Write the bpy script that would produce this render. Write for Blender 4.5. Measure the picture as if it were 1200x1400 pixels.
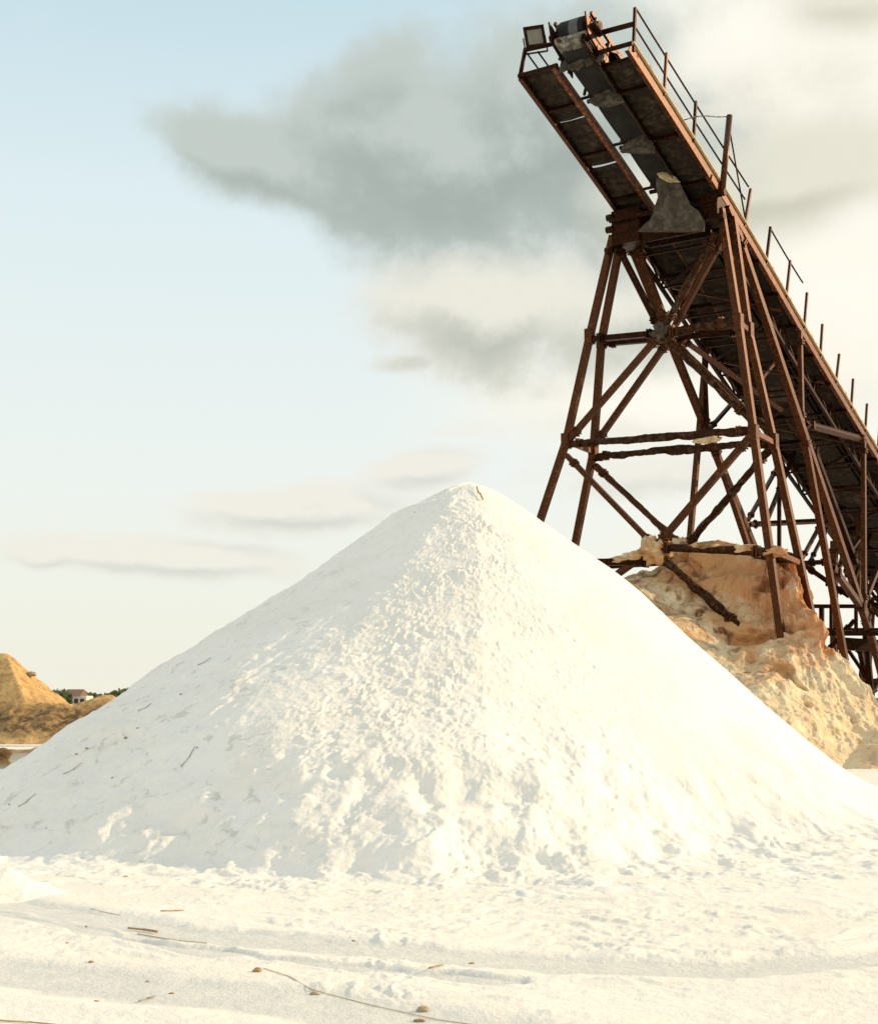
import bpy, math, random
import numpy as np
from mathutils import Vector, Matrix
R = math.radians
random.seed(7)
for o in list(bpy.data.objects): bpy.data.objects.remove(o, do_unlink=True)
S = bpy.context.scene
COL = S.collection

# ------------------------------------------------------------------ camera
F, HZ, EYE = 2000.0, 957.0, 1.6          # focal length / horizon of the 1200 x 1400 photograph, eye height
PITCH = math.atan((HZ-700)/F)
cd = bpy.data.cameras.new('camera'); cam = bpy.data.objects.new('camera', cd); COL.objects.link(cam)
cam.location = (0, 0, EYE); cam.rotation_euler = (math.pi/2+PITCH, 0, 0)
cd.sensor_fit = 'HORIZONTAL'; cd.sensor_width = 36; cd.lens = 36*F/1200
cd.clip_start = 0.1; cd.clip_end = 9000
S.camera = cam
S.render.resolution_x = 877; S.render.resolution_y = 1024

# ------------------------------------------------------------------ light and exposure
SUN_AZ, SUN_EL = 79.0, 22.0             # clockwise from +Y, above the horizon
sd = bpy.data.lights.new('sun', 'SUN'); sd.energy = 4.6; sd.angle = R(0.6); sd.color = (1.0, 0.745, 0.455)
sun = bpy.data.objects.new('sun', sd); COL.objects.link(sun)
sdir = Vector((math.cos(R(SUN_EL))*math.sin(R(SUN_AZ)), math.cos(R(SUN_EL))*math.cos(R(SUN_AZ)), math.sin(R(SUN_EL))))
sun.rotation_euler = sdir.to_track_quat('Z', 'Y').to_euler(); sun.location = (40, -10, 30)
S.view_settings.view_transform = 'Standard'; S.view_settings.look = 'None'
S.view_settings.exposure = 0.0; S.view_settings.gamma = 1.0; S.view_settings.use_curve_mapping = False
S.render.engine = 'CYCLES'
S.cycles.max_bounces = 6; S.cycles.diffuse_bounces = 3; S.cycles.glossy_bounces = 2

class NT:
    """small helper to write node graphs"""
    def __init__(s, tree): s.t = tree; s.n = tree.nodes; s.l = tree.links
    def new(s, kind, **kw):
        nd = s.n.new(kind)
        for k, v in kw.items(): setattr(nd, k, v)
        return nd
    def put(s, sock, v):
        if v is None: return
        if hasattr(v, 'is_output') or isinstance(v, bpy.types.NodeSocket): s.l.new(v, sock)
        else:
            if hasattr(sock.default_value, '__len__') and not hasattr(v, '__len__'): v = (v,)*len(sock.default_value)
            if hasattr(sock.default_value, '__len__') and len(sock.default_value) == 4 and len(v) == 3: v = (*v, 1)
            sock.default_value = v
    def m(s, op, a, b=None, c=None, clamp=False):
        nd = s.new('ShaderNodeMath', operation=op); nd.use_clamp = clamp
        s.put(nd.inputs[0], a); s.put(nd.inputs[1], b); s.put(nd.inputs[2], c); return nd.outputs[0]
    def vm(s, op, a, b=None, scale=None):
        nd = s.new('ShaderNodeVectorMath', operation=op)
        s.put(nd.inputs[0], a); s.put(nd.inputs[1], b)
        if scale is not None: s.put(nd.inputs['Scale'], scale)
        return nd.outputs[0]
    def mix(s, f, a, b, mode='MIX'):
        nd = s.new('ShaderNodeMix', data_type='RGBA', blend_type=mode)
        s.put(nd.inputs[0], f); s.put(nd.inputs[6], a); s.put(nd.inputs[7], b); return nd.outputs[2]
    def ss(s, v, lo, hi, a=0.0, b=1.0):
        nd = s.new('ShaderNodeMapRange', interpolation_type='SMOOTHSTEP')
        for k, x in zip(('Value', 'From Min', 'From Max', 'To Min', 'To Max'), (v, lo, hi, a, b)): s.put(nd.inputs[k], x)
        return nd.outputs[0]
    def noise(s, vec, scale, detail=4, rough=0.55, dist=0.0):
        nd = s.new('ShaderNodeTexNoise'); s.put(nd.inputs['Vector'], vec)
        for k, v in (('Scale', scale), ('Detail', detail), ('Roughness', rough), ('Distortion', dist)): s.put(nd.inputs[k], v)
        return nd
    def ramp(s, f, stops):
        nd = s.new('ShaderNodeValToRGB'); s.put(nd.inputs[0], f); el = nd.color_ramp.elements
        while len(el) < len(stops): el.new(0.5)
        for e, (p, c) in zip(el, stops): e.position = p; e.color = (*c, 1)
        return nd.outputs[0]

def lin(r, g, b):
    f = lambda c: ((c/255+0.055)/1.055)**2.4 if c > 10 else c/255/12.92
    return (f(r), f(g), f(b))

# ------------------------------------------------------------------ world: sky texture, haze towards the horizon, clouds
W = bpy.data.worlds.new('World'); S.world = W; W.use_nodes = True
w_ = NT(W.node_tree); w_.n.clear()
def sky():
    g = w_
    tc = g.new('ShaderNodeTexCoord'); D = tc.outputs['Generated']
    sk = g.new('ShaderNodeTexSky', sky_type='NISHITA'); sk.sun_disc = False
    sk.sun_elevation = R(SUN_EL); sk.sun_rotation = R(SUN_AZ); sk.air_density = 1.0; sk.dust_density = 1.6
    nish = g.vm('SCALE', sk.outputs[0], scale=0.12)
    sp = g.new('ShaderNodeSeparateXYZ'); g.put(sp.inputs[0], D)
    x, y, z = sp.outputs
    el = g.m('MULTIPLY', g.m('ARCSINE', z), 57.29578)            # elevation, degrees
    az = g.m('MULTIPLY', g.m('ARCTAN2', x, y), 57.29578)         # azimuth from +Y, degrees
    haze = g.ramp(g.m('DIVIDE', el, 60.0, clamp=True), [
        (0.0, lin(246, 243, 226)), (0.045, lin(243, 244, 230)), (0.15, lin(240, 246, 241)), (0.32, lin(226, 241, 244)),
        (0.47, lin(197, 223, 233)), (1.0, lin(160, 196, 216))])
    base = g.mix(0.93, nish, haze)
    # brighter and creamier towards the sun
    azf = g.ss(az, -4.0, 26.0)
    base = g.mix(g.m('MULTIPLY', azf, g.ss(el, 34.0, 4.0, 0, 0.8)), base, lin(255, 250, 236))
    # cloud density: soft lobes roughened by fractal noise; lit where it thins towards the sun
    def lobe(A, E_, px, py, rx, ry, tilt=0.0, amp=1.0):
        a0 = math.degrees(math.atan((px-600)/F)); e0 = math.degrees(PITCH)+math.degrees(math.atan((700-py)/F))
        ra, re = math.degrees(rx/F), math.degrees(ry/F)
        da, de = g.m('SUBTRACT', A, a0), g.m('SUBTRACT', E_, e0)
        ct, st = math.cos(R(tilt)), math.sin(R(tilt))
        p = g.m('DIVIDE', g.m('ADD', g.m('MULTIPLY', da, ct), g.m('MULTIPLY', de, st)), ra)
        q = g.m('DIVIDE', g.m('SUBTRACT', g.m('MULTIPLY', de, ct), g.m('MULTIPLY', da, st)), re)
        r2 = g.m('ADD', g.m('MULTIPLY', p, p), g.m('MULTIPLY', q, q))
        return g.m('MULTIPLY', g.m('EXPONENT', g.m('MULTIPLY', r2, -0.7)), amp)
    def field(lobes, off, noise_amp=0.85, scale=7.0, stretch=1.5):
        """density field seen from a direction shifted by off degrees (azimuth, elevation)"""
        A = g.m('ADD', az, off[0]); E2 = g.m('ADD', el, off[1])
        Dv = g.vm('ADD', D, (math.radians(off[0]), 0.0, math.radians(off[1])))
        Dv = g.vm('MULTIPLY', Dv, (1.0, 1.0, stretch))
        n_ = g.noise(Dv, scale, 10, 0.62, 0.15).outputs[0]
        m = None
        for b in lobes:
            v = lobe(A, E2, *b); m = v if m is None else g.m('MAXIMUM', m, v)
        return g.m('ADD', m, g.m('MULTIPLY', g.m('SUBTRACT', n_, 0.5), noise_amp))
    def clouds(cur, lobes, dark, light, lo=.30, hi=.62, alpha=.95, lit=(1.0, 1.5), namp=.85, scale=7.0, stretch=1.5, band=(-.10, .25)):
        d0 = field(lobes, (0, 0), namp, scale, stretch); d1 = field(lobes, lit, namp, scale, stretch)
        sh = g.ss(g.m('SUBTRACT', d0, d1), band[0], band[1])            # 1 on the sunward, thinning side
        thick = g.ss(d0, lo, hi+.35)
        col = g.mix(g.m('MULTIPLY', g.m('SUBTRACT', 1.0, sh), thick), light, dark)
        return g.mix(g.m('MULTIPLY', g.ss(d0, lo, hi), alpha), cur, col)
    c = base
    c = clouds(c, [(1080, 170, 330, 230, 0, .9), (1180, 420, 260, 150, 0, .9), (900, 560, 240, 60, 0, .8)], lin(220, 217, 200), lin(255, 249, 234), .10, .80, .92, (1.2, 1.2), .9, 4.0, 1.3, (-.2, .2))
    c = clouds(c, [(670, 425, 150, 90, -4, 1.15), (830, 440, 170, 95, 0, 1.05), (560, 495, 80, 20, 5, .7)], lin(184, 188, 177), lin(234, 232, 219), .30, .76, .95, (.3, 2.0), 1.20, 9.5, 1.1, (-.10, .40))
    c = clouds(c, [(590, 205, 220, 130, 0, 1.2), (760, 160, 190, 150, 10, 1.15), (880, 260, 160, 100, 0, 1.05), (400, 235, 160, 62, -12, 1.0), (280, 212, 90, 36, -22, .82), (520, 100, 120, 70, 25, .85)],
               lin(163, 174, 168), lin(194, 203, 197), .24, .76, .97, (.6, 1.6), 1.35, 8.5, 1.05, (-.16, .34))
    c = clouds(c, [(1100, 265, 170, 65, 10, 1.0), (940, 300, 120, 80, 0, .9), (1200, 20, 110, 60, 0, .9)], lin(190, 188, 168), lin(228, 225, 208), .25, .80, .85, (.6, 1.8), .7, 6.0, 1.3)
    c = clouds(c, [(400, 698, 150, 36, 2, 1.1), (580, 640, 90, 32, 14, .9), (210, 766, 200, 30, -2, 1.0), (62, 770, 40, 18, 0, .95), (640, 590, 90, 20, 4, .6), (870, 650, 160, 40, 0, .8)],
               lin(206, 210, 202), lin(240, 236, 224), .28, .78, .85, (.2, .8), 1.15, 13.0, 1.8, (-.10, .35))
    # bright breaks towards the sun
    c = clouds(c, [(1180, 465, 190, 85, 0, 1.0), (1010, 75, 110, 45, 25, .8), (1000, 560, 160, 40, 0, .8), (1200, 330, 70, 50, 0, .7)], lin(255, 250, 234), lin(255, 251, 240), .20, .85, .85, (.6, 1.2), .8, 7.0, 1.2)
    # cloud over the unseen rest of the sky, made bright to lift shaded salt
    far = g.m('MAXIMUM', g.ss(g.m('ABSOLUTE', az), 24.0, 40.0), g.ss(el, 36.0, 50.0))
    n4 = g.noise(D, 3.0, 7, 0.6).outputs[0]
    c = g.mix(g.m('MULTIPLY', far, g.ss(n4, 0.36, 0.56, 0, 0.85)), c, lin(246, 244, 238))
    bg = g.new('ShaderNodeBackground'); g.put(bg.inputs[0], c); bg.inputs[1].default_value = 1.02
    out = g.new('ShaderNodeOutputWorld'); g.l.new(bg.outputs[0], out.inputs[0])
sky()
W.cycles.sampling_method = 'MANUAL'; W.cycles.sample_map_resolution = 512

# ------------------------------------------------------------------ numpy noise
def _h(ix, iy, iz, seed):
    with np.errstate(over='ignore'):
        h = (ix.astype(np.int64)*374761393 + iy.astype(np.int64)*668265263 + iz.astype(np.int64)*2147483647 + seed*974634777) & 0xffffffff
        h = ((h ^ (h >> 13))*1274126177) & 0xffffffff
        h = (h ^ (h >> 16)) & 0xffffff
    return h/float(0xffffff)
def vnoise(x, y, z=None, seed=0):
    x = np.asarray(x, float); y = np.asarray(y, float)
    ix = np.floor(x); iy = np.floor(y); fx = x-ix; fy = y-iy
    fx = fx*fx*fx*(fx*(fx*6-15)+10); fy = fy*fy*fy*(fy*(fy*6-15)+10)
    if z is None:
        zz = np.zeros_like(ix)
        a = _h(ix, iy, zz, seed)*(1-fx)+_h(ix+1, iy, zz, seed)*fx
        b = _h(ix, iy+1, zz, seed)*(1-fx)+_h(ix+1, iy+1, zz, seed)*fx
        return (a*(1-fy)+b*fy)*2-1
    z = np.asarray(z, float); iz = np.floor(z); fz = z-iz; fz = fz*fz*fz*(fz*(fz*6-15)+10)
    r = []
    for k in (0, 1):
        a = _h(ix, iy, iz+k, seed)*(1-fx)+_h(ix+1, iy, iz+k, seed)*fx
        b = _h(ix, iy+1, iz+k, seed)*(1-fx)+_h(ix+1, iy+1, iz+k, seed)*fx
        r.append(a*(1-fy)+b*fy)
    return (r[0]*(1-fz)+r[1]*fz)*2-1
def fbm(x, y, z=None, oct=4, seed=0, gain=0.5, ridge=False):
    s = 0; a = 1; t = 0
    ca, sa = math.cos(0.6), math.sin(0.6)
    for k in range(oct):
        n = vnoise(x, y, z, seed+k*17)
        if ridge: n = 1-2*np.abs(n)
        s = s+a*n; t += a; a *= gain
        x, y = (ca*x-sa*y)*2.03+7.1, (sa*x+ca*y)*2.03-3.7
        if z is not None: z = z*2.03+1.9
    return s/t
def sm(x, lo, hi):
    t = np.clip((x-lo)/(hi-lo), 0, 1); return t*t*(3-2*t)

# ------------------------------------------------------------------ mesh helpers
def grid_obj(name, P, mat, wrap=False, parent=None, flip=False):
    r, c = P.shape[:2]
    me = bpy.data.meshes.new(name)
    I = np.arange(r*c).reshape(r, c)
    if wrap: J = np.concatenate([I, I[:, :1]], 1)
    else: J = I
    q = np.stack([J[:-1, :-1], J[:-1, 1:], J[1:, 1:], J[1:, :-1]], -1).reshape(-1, 4)
    if flip: q = q[:, ::-1]
    n = len(q)
    me.vertices.add(r*c); me.vertices.foreach_set('co', P.reshape(-1).astype(np.float32))
    me.loops.add(n*4); me.loops.foreach_set('vertex_index', np.ascontiguousarray(q).reshape(-1).astype(np.int32))
    me.polygons.add(n); me.polygons.foreach_set('loop_start', np.arange(0, n*4, 4, dtype=np.int32))
    me.polygons.foreach_set('loop_total', np.full(n, 4, dtype=np.int32))
    me.polygons.foreach_set('use_smooth', np.ones(n, dtype=bool))
    me.update(calc_edges=True); me.validate()
    me.materials.append(mat)
    o = bpy.data.objects.new(name, me); COL.objects.link(o)
    if parent: o.parent = parent
    return o

class MB:
    def __init__(s): s.v = []; s.f = []; s.sm = []
    def add(s, vs, fs, smooth=False):
        k = len(s.v); s.v += [tuple(v) for v in vs]; s.f += [tuple(i+k for i in f) for f in fs]; s.sm += [smooth]*len(fs); return s
    def hexa(s, c8):   # 8 corners: bottom ring, top ring
        return s.add(c8, [(0, 3, 2, 1), (4, 5, 6, 7), (0, 1, 5, 4), (1, 2, 6, 5), (2, 3, 7, 6), (3, 0, 4, 7)])
    def box(s, c, sx, sy, sz, rot=0.0):
        ca, sa = math.cos(rot), math.sin(rot); out = []
        for dz in (-1, 1):
            for dx, dy in ((-1, -1), (1, -1), (1, 1), (-1, 1)):
                a, b = dx*sx/2, dy*sy/2
                out.append((c[0]+a*ca-b*sa, c[1]+a*sa+b*ca, c[2]+dz*sz/2))
        return s.hexa(out)
    def bar(s, P, Q, a, b, up=(0, 0, 1)):  # rectangular bar a wide, b high
        P = Vector(P); Q = Vector(Q); t = (Q-P).normalized(); u = Vector(up)
        x = t.cross(u)
        if x.length < 1e-4: x = t.cross(Vector((1, 0, 0)))
        x.normalize(); y = x.cross(t).normalized(); x *= a/2; y *= b/2
        return s.hexa([P-x-y, P+x-y, P+x+y, P-x+y, Q-x-y, Q+x-y, Q+x+y, Q-x+y])
    def angle(s, P, Q, a, t=0.012, up=(0, 0, 1)):    # L section
        P = Vector(P); Q = Vector(Q); d = (Q-P).normalized(); x = d.cross(Vector(up))
        if x.length < 1e-4: x = Vector((1, 0, 0))
        x.normalize(); y = x.cross(d).normalized()
        s.bar(P+y*a/2, Q+y*a/2, t, a, up); s.bar(P+x*(a/2+t/2), Q+x*(a/2+t/2), a, t, up); return s
    def tube(s, P, Q, r0, r1=None, seg=12, lump=0.0, sag=0.0, caps=True, seed=0, hang=0.0):
        P = Vector(P); Q = Vector(Q); r1 = r0 if r1 is None else r1
        L = (Q-P).length; t = (Q-P).normalized(); x = t.orthogonal().normalized(); y = t.cross(x)
        n = 1 if (lump == 0 and sag == 0) else max(4, int(L/0.07))
        vs = []
        for i in range(n+1):
            k = i/n; c = P.lerp(Q, k)+Vector((0, 0, -sag*4*k*(1-k))); r = r0+(r1-r0)*k
            for j in range(seg):
                a = 2*math.pi*j/seg; dr = x*math.cos(a)+y*math.sin(a); rr = r
                if lump:
                    nz = float(fbm(np.array([k*L*1.6+seed*3.1]), np.array([math.cos(a)*.9+seed]), np.array([math.sin(a)*.9]), 3, seed))
                    fine = float(vnoise(np.array([k*L*9+seed]), np.array([math.cos(a)*2.2]), np.array([math.sin(a)*2.2]), seed+5))
                    low = max(0.0, -dr.z)
                    rr += lump*(max(0, nz+0.15)*1.5+0.28*fine)+hang*low*max(0, nz+.1)
                vs.append(c+dr*rr)
        fs = [(i*seg+j, i*seg+(j+1) % seg, (i+1)*seg+(j+1) % seg, (i+1)*seg+j) for i in range(n) for j in range(seg)]
        s.add(vs, fs, True)
        if caps:
            k = len(s.v)-len(vs)
            s.f.append(tuple(k+j for j in range(seg))[::-1]); s.f.append(tuple(k+n*seg+j for j in range(seg))); s.sm += [False, False]
        return s
    def blob(s, c, rx, ry, rz, amp=0.25, seed=0, nu=22, nv=14, freq=1.6, rot=None):
        vs = []; c = Vector(c)
        for i in range(nv+1):
            th = math.pi*i/nv
            for j in range(nu):
                a = 2*math.pi*j/nu; d = Vector((math.sin(th)*math.cos(a), math.sin(th)*math.sin(a), math.cos(th)))
                k = 1+amp*float(fbm(np.array([d.x*freq+seed]), np.array([d.y*freq]), np.array([d.z*freq]), 4, seed, .6))*1.5
                p = Vector((d.x*rx*k, d.y*ry*k, d.z*rz*k))
                if rot is not None: p = rot @ p
                vs.append(c+p)
        fs = [(i*nu+j, (i+1)*nu+j, (i+1)*nu+(j+1) % nu, i*nu+(j+1) % nu) for i in range(nv) for j in range(nu)]
        return s.add(vs, fs, True)
    def build(s, name, mat, parent=None):
        me = bpy.data.meshes.new(name); me.from_pydata([tuple(v) for v in s.v], [], s.f)
        me.polygons.foreach_set('use_smooth', s.sm); me.materials.append(mat); me.update()
        o = bpy.data.objects.new(name, me); COL.objects.link(o)
        if parent: o.parent = parent; o.matrix_parent_inverse = Matrix.Translation(-Vector(parent.location))
        return o
def tag(o, label=None, cat=None, group=None, kind=None):
    for k, v in (('label', label), ('category', cat), ('group', group), ('kind', kind)):
        if v: o[k] = v
    return o
def empty(name, loc, label, cat, group=None):
    o = bpy.data.objects.new(name, None); COL.objects.link(o); o.location = loc; o.empty_display_size = 0.5
    return tag(o, label, cat, group)

# ------------------------------------------------------------------ materials
def mat(name, build):
    m = bpy.data.materials.new(name); m.use_nodes = True; g = NT(m.node_tree)
    p = g.n['Principled BSDF']; g.P = p
    tc = g.new('ShaderNodeTexCoord'); g.co = tc.outputs['Object']
    geo = g.new('ShaderNodeNewGeometry'); g.pos = geo.outputs['Position']; g.geo = geo
    build(g); return m
def bump(g, h, dist, strength=1.0, prev=None):
    b = g.new('ShaderNodeBump'); g.put(b.inputs['Height'], h); b.inputs['Distance'].default_value = dist; b.inputs['Strength'].default_value = strength
    if prev is not None: g.put(b.inputs['Normal'], prev)
    return b.outputs[0]
def setp(g, col, rough, normal=None, metal=0.0, spec=0.5):
    g.put(g.P.inputs['Base Color'], col); g.put(g.P.inputs['Roughness'], rough); g.put(g.P.inputs['Metallic'], metal)
    g.P.inputs['Specular IOR Level'].default_value = spec
    if normal is not None: g.put(g.P.inputs['Normal'], normal)

def m_salt(g):
    n = g.noise(g.pos, 0.9, 5, 0.6).outputs[0]
    col = g.mix(g.ss(n, .35, .7), (.85, .81, .72), (.89, .855, .775))
    st = g.noise(g.pos, 2.1, 6, 0.7, 1.2).outputs[0]
    col = g.mix(g.ss(st, .62, .78, 0, .35), col, (.70, .62, .45))
    mo = g.noise(g.pos, 6.5, 6, .7, .5).outputs[0]
    col = g.mix(g.ss(mo, .54, .74, 0, .38), col, (.62, .60, .52))
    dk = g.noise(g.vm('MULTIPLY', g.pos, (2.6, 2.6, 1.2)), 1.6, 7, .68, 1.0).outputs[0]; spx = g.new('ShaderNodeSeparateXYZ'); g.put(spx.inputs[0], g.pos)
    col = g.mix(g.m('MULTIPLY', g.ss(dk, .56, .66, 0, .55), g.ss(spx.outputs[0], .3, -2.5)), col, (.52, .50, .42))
    sp = g.noise(g.pos, 34, 2, 0.5).outputs[0]
    col = g.mix(g.ss(sp, .735, .78, 0, .55), col, (.30, .22, .14))
    v = g.new('ShaderNodeTexVoronoi', feature='F1'); g.put(v.inputs['Vector'], g.pos); v.inputs['Scale'].default_value = 26
    f1 = g.noise(g.pos, 14, 5, .65).outputs[0]; f2 = g.noise(g.pos, 70, 3, .6).outputs[0]
    nb = bump(g, f1, .030, .45); nb = bump(g, v.outputs[0], .008, .3, nb); nb = bump(g, f2, .008, .4, nb)
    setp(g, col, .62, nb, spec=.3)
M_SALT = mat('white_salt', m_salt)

def m_ground(g):
    n = g.noise(g.pos, .35, 6, .6).outputs[0]
    sp = g.new('ShaderNodeSeparateXYZ'); g.put(sp.inputs[0], g.pos)
    col = g.mix(g.ss(n, .35, .7), (.85, .80, .70), (.89, .85, .765))
    st = g.noise(g.pos, 1.7, 6, .7, 1.5).outputs[0]
    col = g.mix(g.ss(st, .60, .76, 0, .5), col, (.72, .56, .33))
    st2 = g.noise(g.pos, 7.5, 4, .6, .6).outputs[0]
    col = g.mix(g.ss(st2, .70, .78, 0, .55), col, (.62, .36, .14))
    at = g.new('ShaderNodeAttribute', attribute_name='damp'); d = at.outputs['Fac']
    dn = g.noise(g.pos, 5, 5, .6).outputs[0]
    col = g.mix(g.m('MULTIPLY', d, g.ss(dn, .2, .65, .45, .95)), col, (.66, .655, .60))
    # far salt pans: ochre and grey streaks
    dist = g.m('SQRT', g.m('ADD', g.m('MULTIPLY', sp.outputs[0], sp.outputs[0]), g.m('MULTIPLY', sp.outputs[1], sp.outputs[1])))
    sc = g.vm('MULTIPLY', g.pos, (.09, .45, 1.0)); pn = g.noise(sc, 1.0, 5, .6).outputs[0]
    farc = g.ramp(pn, [(.36, (.42, .30, .18)), (.43, (.66, .54, .38)), (.48, (.84, .81, .75)), (.60, (.82, .78, .70)), (.66, (.46, .38, .27)), (.74, (.74, .66, .50))])
    col = g.mix(g.ss(dist, 32, 46), col, farc)
    f1 = g.noise(g.pos, 16, 5, .65).outputs[0]; f2 = g.noise(g.pos, 80, 3, .6).outputs[0]
    nb = bump(g, f1, .03, .5); nb = bump(g, f2, .008, .5, nb)
    setp(g, col, g.m('SUBTRACT', .65, g.m('MULTIPLY', d, .15)), nb, spec=.3)
M_GROUND = mat('salt_flat_ground', m_ground)

def m_crust(tan):
    def b(g):
        big = g.noise(g.pos, .55, 5, .6, .8).outputs[0]; mid = g.noise(g.pos, 2.2, 6, .62, .9).outputs[0]; hi = g.noise(g.pos, 7.0, 5, .6).outputs[0]
        st = g.vm('MULTIPLY', g.pos, (1.6, 1.6, .35)); streak = g.noise(st, 1.6, 6, .65, .8).outputs[0]
        if tan == 1:     # old brown heaps
            col = g.ramp(mid, [(.25, (.20, .105, .035)), (.42, (.44, .27, .10)), (.58, (.62, .40, .165)), (.75, (.70, .49, .23))])
            col = g.mix(g.ss(hi, .62, .74, 0, .7), col, (.10, .055, .025))
            sp = g.new('ShaderNodeSeparateXYZ'); g.put(sp.inputs[0], g.pos); zz = g.m('ADD', sp.outputs[2], g.m('MULTIPLY', g.m('SUBTRACT', big, .5), 1.6))
            band = g.m('MULTIPLY', g.ss(zz, .15, .5), g.ss(zz, 1.7, 1.1)); col = g.mix(g.m('MULTIPLY', band, g.ss(mid, .42, .56, .25, .95)), col, (.13, .075, .032))
        elif tan == 0:           # stained salt crust round the tower
            col = g.ramp(mid, [(.28, (.30, .17, .075)), (.40, (.52, .35, .18)), (.52, (.70, .55, .34)), (.70, (.80, .69, .47))])
            col = g.mix(g.ss(big, .47, .61, 0, .85), col, (.58, .29, .11))
            col = g.mix(g.ss(streak, .56, .68, 0, .85), col, (.36, .16, .065))
            sb = g.noise(g.vm('MULTIPLY', g.pos, (1, 1, .6)), 1.15, 5, .6, 1.4).outputs[0]
            col = g.mix(g.ss(sb, .55, .62, 0, .8), col, (.25, .125, .055)); col = g.mix(g.ss(sb, .635, .675, 0, .85), col, (.10, .055, .03))
            col = g.mix(g.ss(hi, .66, .74, 0, .6), col, (.14, .08, .045))
            # rusty top where the steel sheds rust, cleaner salt low down
            sp = g.new('ShaderNodeSeparateXYZ'); g.put(sp.inputs[0], g.pos)
            hgt = g.m('ADD', sp.outputs[2], g.m('MULTIPLY', g.m('SUBTRACT', big, .5), 2.5))
            rx = g.m('ADD', sp.outputs[0], g.m('MULTIPLY', g.m('SUBTRACT', mid, .5), 3.0))
            rust = g.m('MULTIPLY', g.ss(hgt, 1.9, 3.8), g.ss(rx, 7.2, 9.4))
            col = g.mix(g.m('MULTIPLY', rust, g.ss(streak, .3, .6, .35, .9)), col, (.52, .20, .07))
            col = g.mix(g.ss(hgt, 3.2, 1.8, 0, .5), col, (.84, .70, .46))
        nb = bump(g, mid, .25, .6); nb = bump(g, hi, .08, .6, nb)
        setp(g, col, .75, nb, spec=.25)
    return b
M_CRUST = mat('stained_salt_crust', m_crust(0)); M_BROWN = mat('old_brown_salt', m_crust(1))

def m_rust(bright=1.0, crusty=0.0, gloss=.62):
    def b(g):
        n1 = g.noise(g.pos, 2.3, 6, .65).outputs[0]; n2 = g.noise(g.pos, 11, 6, .65, .4).outputs[0]
        col = g.ramp(n2, [(.30, tuple(c*bright for c in (.005, .0035, .003))), (.47, tuple(c*bright for c in (.014, .007, .005))),
                          (.60, tuple(c*bright for c in (.070, .021, .007))), (.74, tuple(c*bright for c in (.21, .068, .019)))])
        col = g.mix(g.ss(n1, .40, .66, 0, .55), col, (.012*bright, .008*bright, .006*bright))
        if crusty:
            n3 = g.noise(g.pos, 5, 6, .7).outputs[0]
            col = g.mix(g.ss(n3, .62-.22*crusty, .75-.17*crusty, 0, .8), col, (.060, .048, .034))
        nb = bump(g, n2, .010, .5)
        setp(g, col, g.ss(n2, .3, .7, .40, .50) if not crusty else .6, nb, spec=gloss if not crusty else .22)
        g.P.inputs['Specular Tint'].default_value = (1.0, .36, .11, 1)
    return b
M_RUST = mat('rusty_steel', m_rust(1.0)); M_DARK = mat('dark_rusty_steel', m_rust(.5, gloss=.16)); M_CRPIPE = mat('crusted_steel', m_rust(.9, .6)); M_SUNRUST = mat('sunlit_orange_rust', m_rust(3.2))  # the orange rust is a brighter copy, sunlight put into its colour
def m_deck(g):
    n = g.noise(g.co, 1.1, 4, .6).outputs[0]
    sc = g.vm('MULTIPLY', g.co, (1, 1, 1)); n2 = g.noise(sc, 6, 6, .7, .5).outputs[0]
    col = g.ramp(n2, [(.3, (.008, .006, .004)), (.5, (.020, .014, .009)), (.68, (.050, .036, .024)), (.8, (.12, .09, .06))])
    col = g.mix(g.ss(n, .54, .68, 0, .6), col, (.095, .072, .05))
    setp(g, col, .85, bump(g, n2, .015, .7), spec=.2)
M_DECK = mat('weathered_deck_plate', m_deck)
def m_rubber(g):
    n = g.noise(g.pos, 3, 5, .6).outputs[0]
    setp(g, g.ramp(n, [(.3, (.010, .010, .010)), (.7, (.024, .023, .021))]), .75, bump(g, n, .01, .3), spec=.15)
M_BELT = mat('belt_rubber', m_rubber)
def m_hang(g):
    n = g.noise(g.pos, 4, 6, .65, .6).outputs[0]
    col = g.ramp(n, [(.3, (.028, .022, .016)), (.5, (.060, .049, .035)), (.7, (.13, .107, .075))])
    setp(g, col, .8, bump(g, n, .05, .7), spec=.25)
M_HANG = mat('grey_salt_crust', m_hang)
def flat(c, r=.7, sp=.4):
    def b(g):
        n = g.noise(g.pos, 6, 5, .6).outputs[0]
        setp(g, g.mix(g.ss(n, .3, .7), tuple(x*.75 for x in c), c), r, bump(g, n, .01, .4), spec=sp)
    return b
M_EDGE = mat('salt_caked_edge', flat((.55, .42, .24), .8))
M_GLASS = mat('dusty_lamp_glass', flat((.20, .18, .13), .35, .6))
def m_plate(g):
    n = g.noise(g.vm('MULTIPLY', g.pos, (1, 1, 2.5)), 5, 6, .7, .8).outputs[0]
    setp(g, g.ramp(n, [(.35, (.035, .036, .034)), (.52, (.10, .10, .085)), (.64, (.34, .32, .24))]), .5, bump(g, n, .02, .6), spec=.4)
M_PLATE = mat('galvanised_chute_plate', m_plate)
M_TWIG = mat('dry_twig', flat((.42, .27, .14), .8)); M_STONE = mat('brown_lump', flat((.46, .36, .24), .85))
M_STRAW = mat('straw_string', flat((.52, .42, .24), .8)); M_DIRT = mat('dark_crumb', flat((.38, .33, .26), .85))
M_WALL = mat('house_wall', flat((.72, .66, .56), .8)); M_ROOF = mat('house_roof', flat((.22, .12, .08), .8)); M_OPEN = mat('house_opening', flat((.05, .04, .035), .6))
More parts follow.
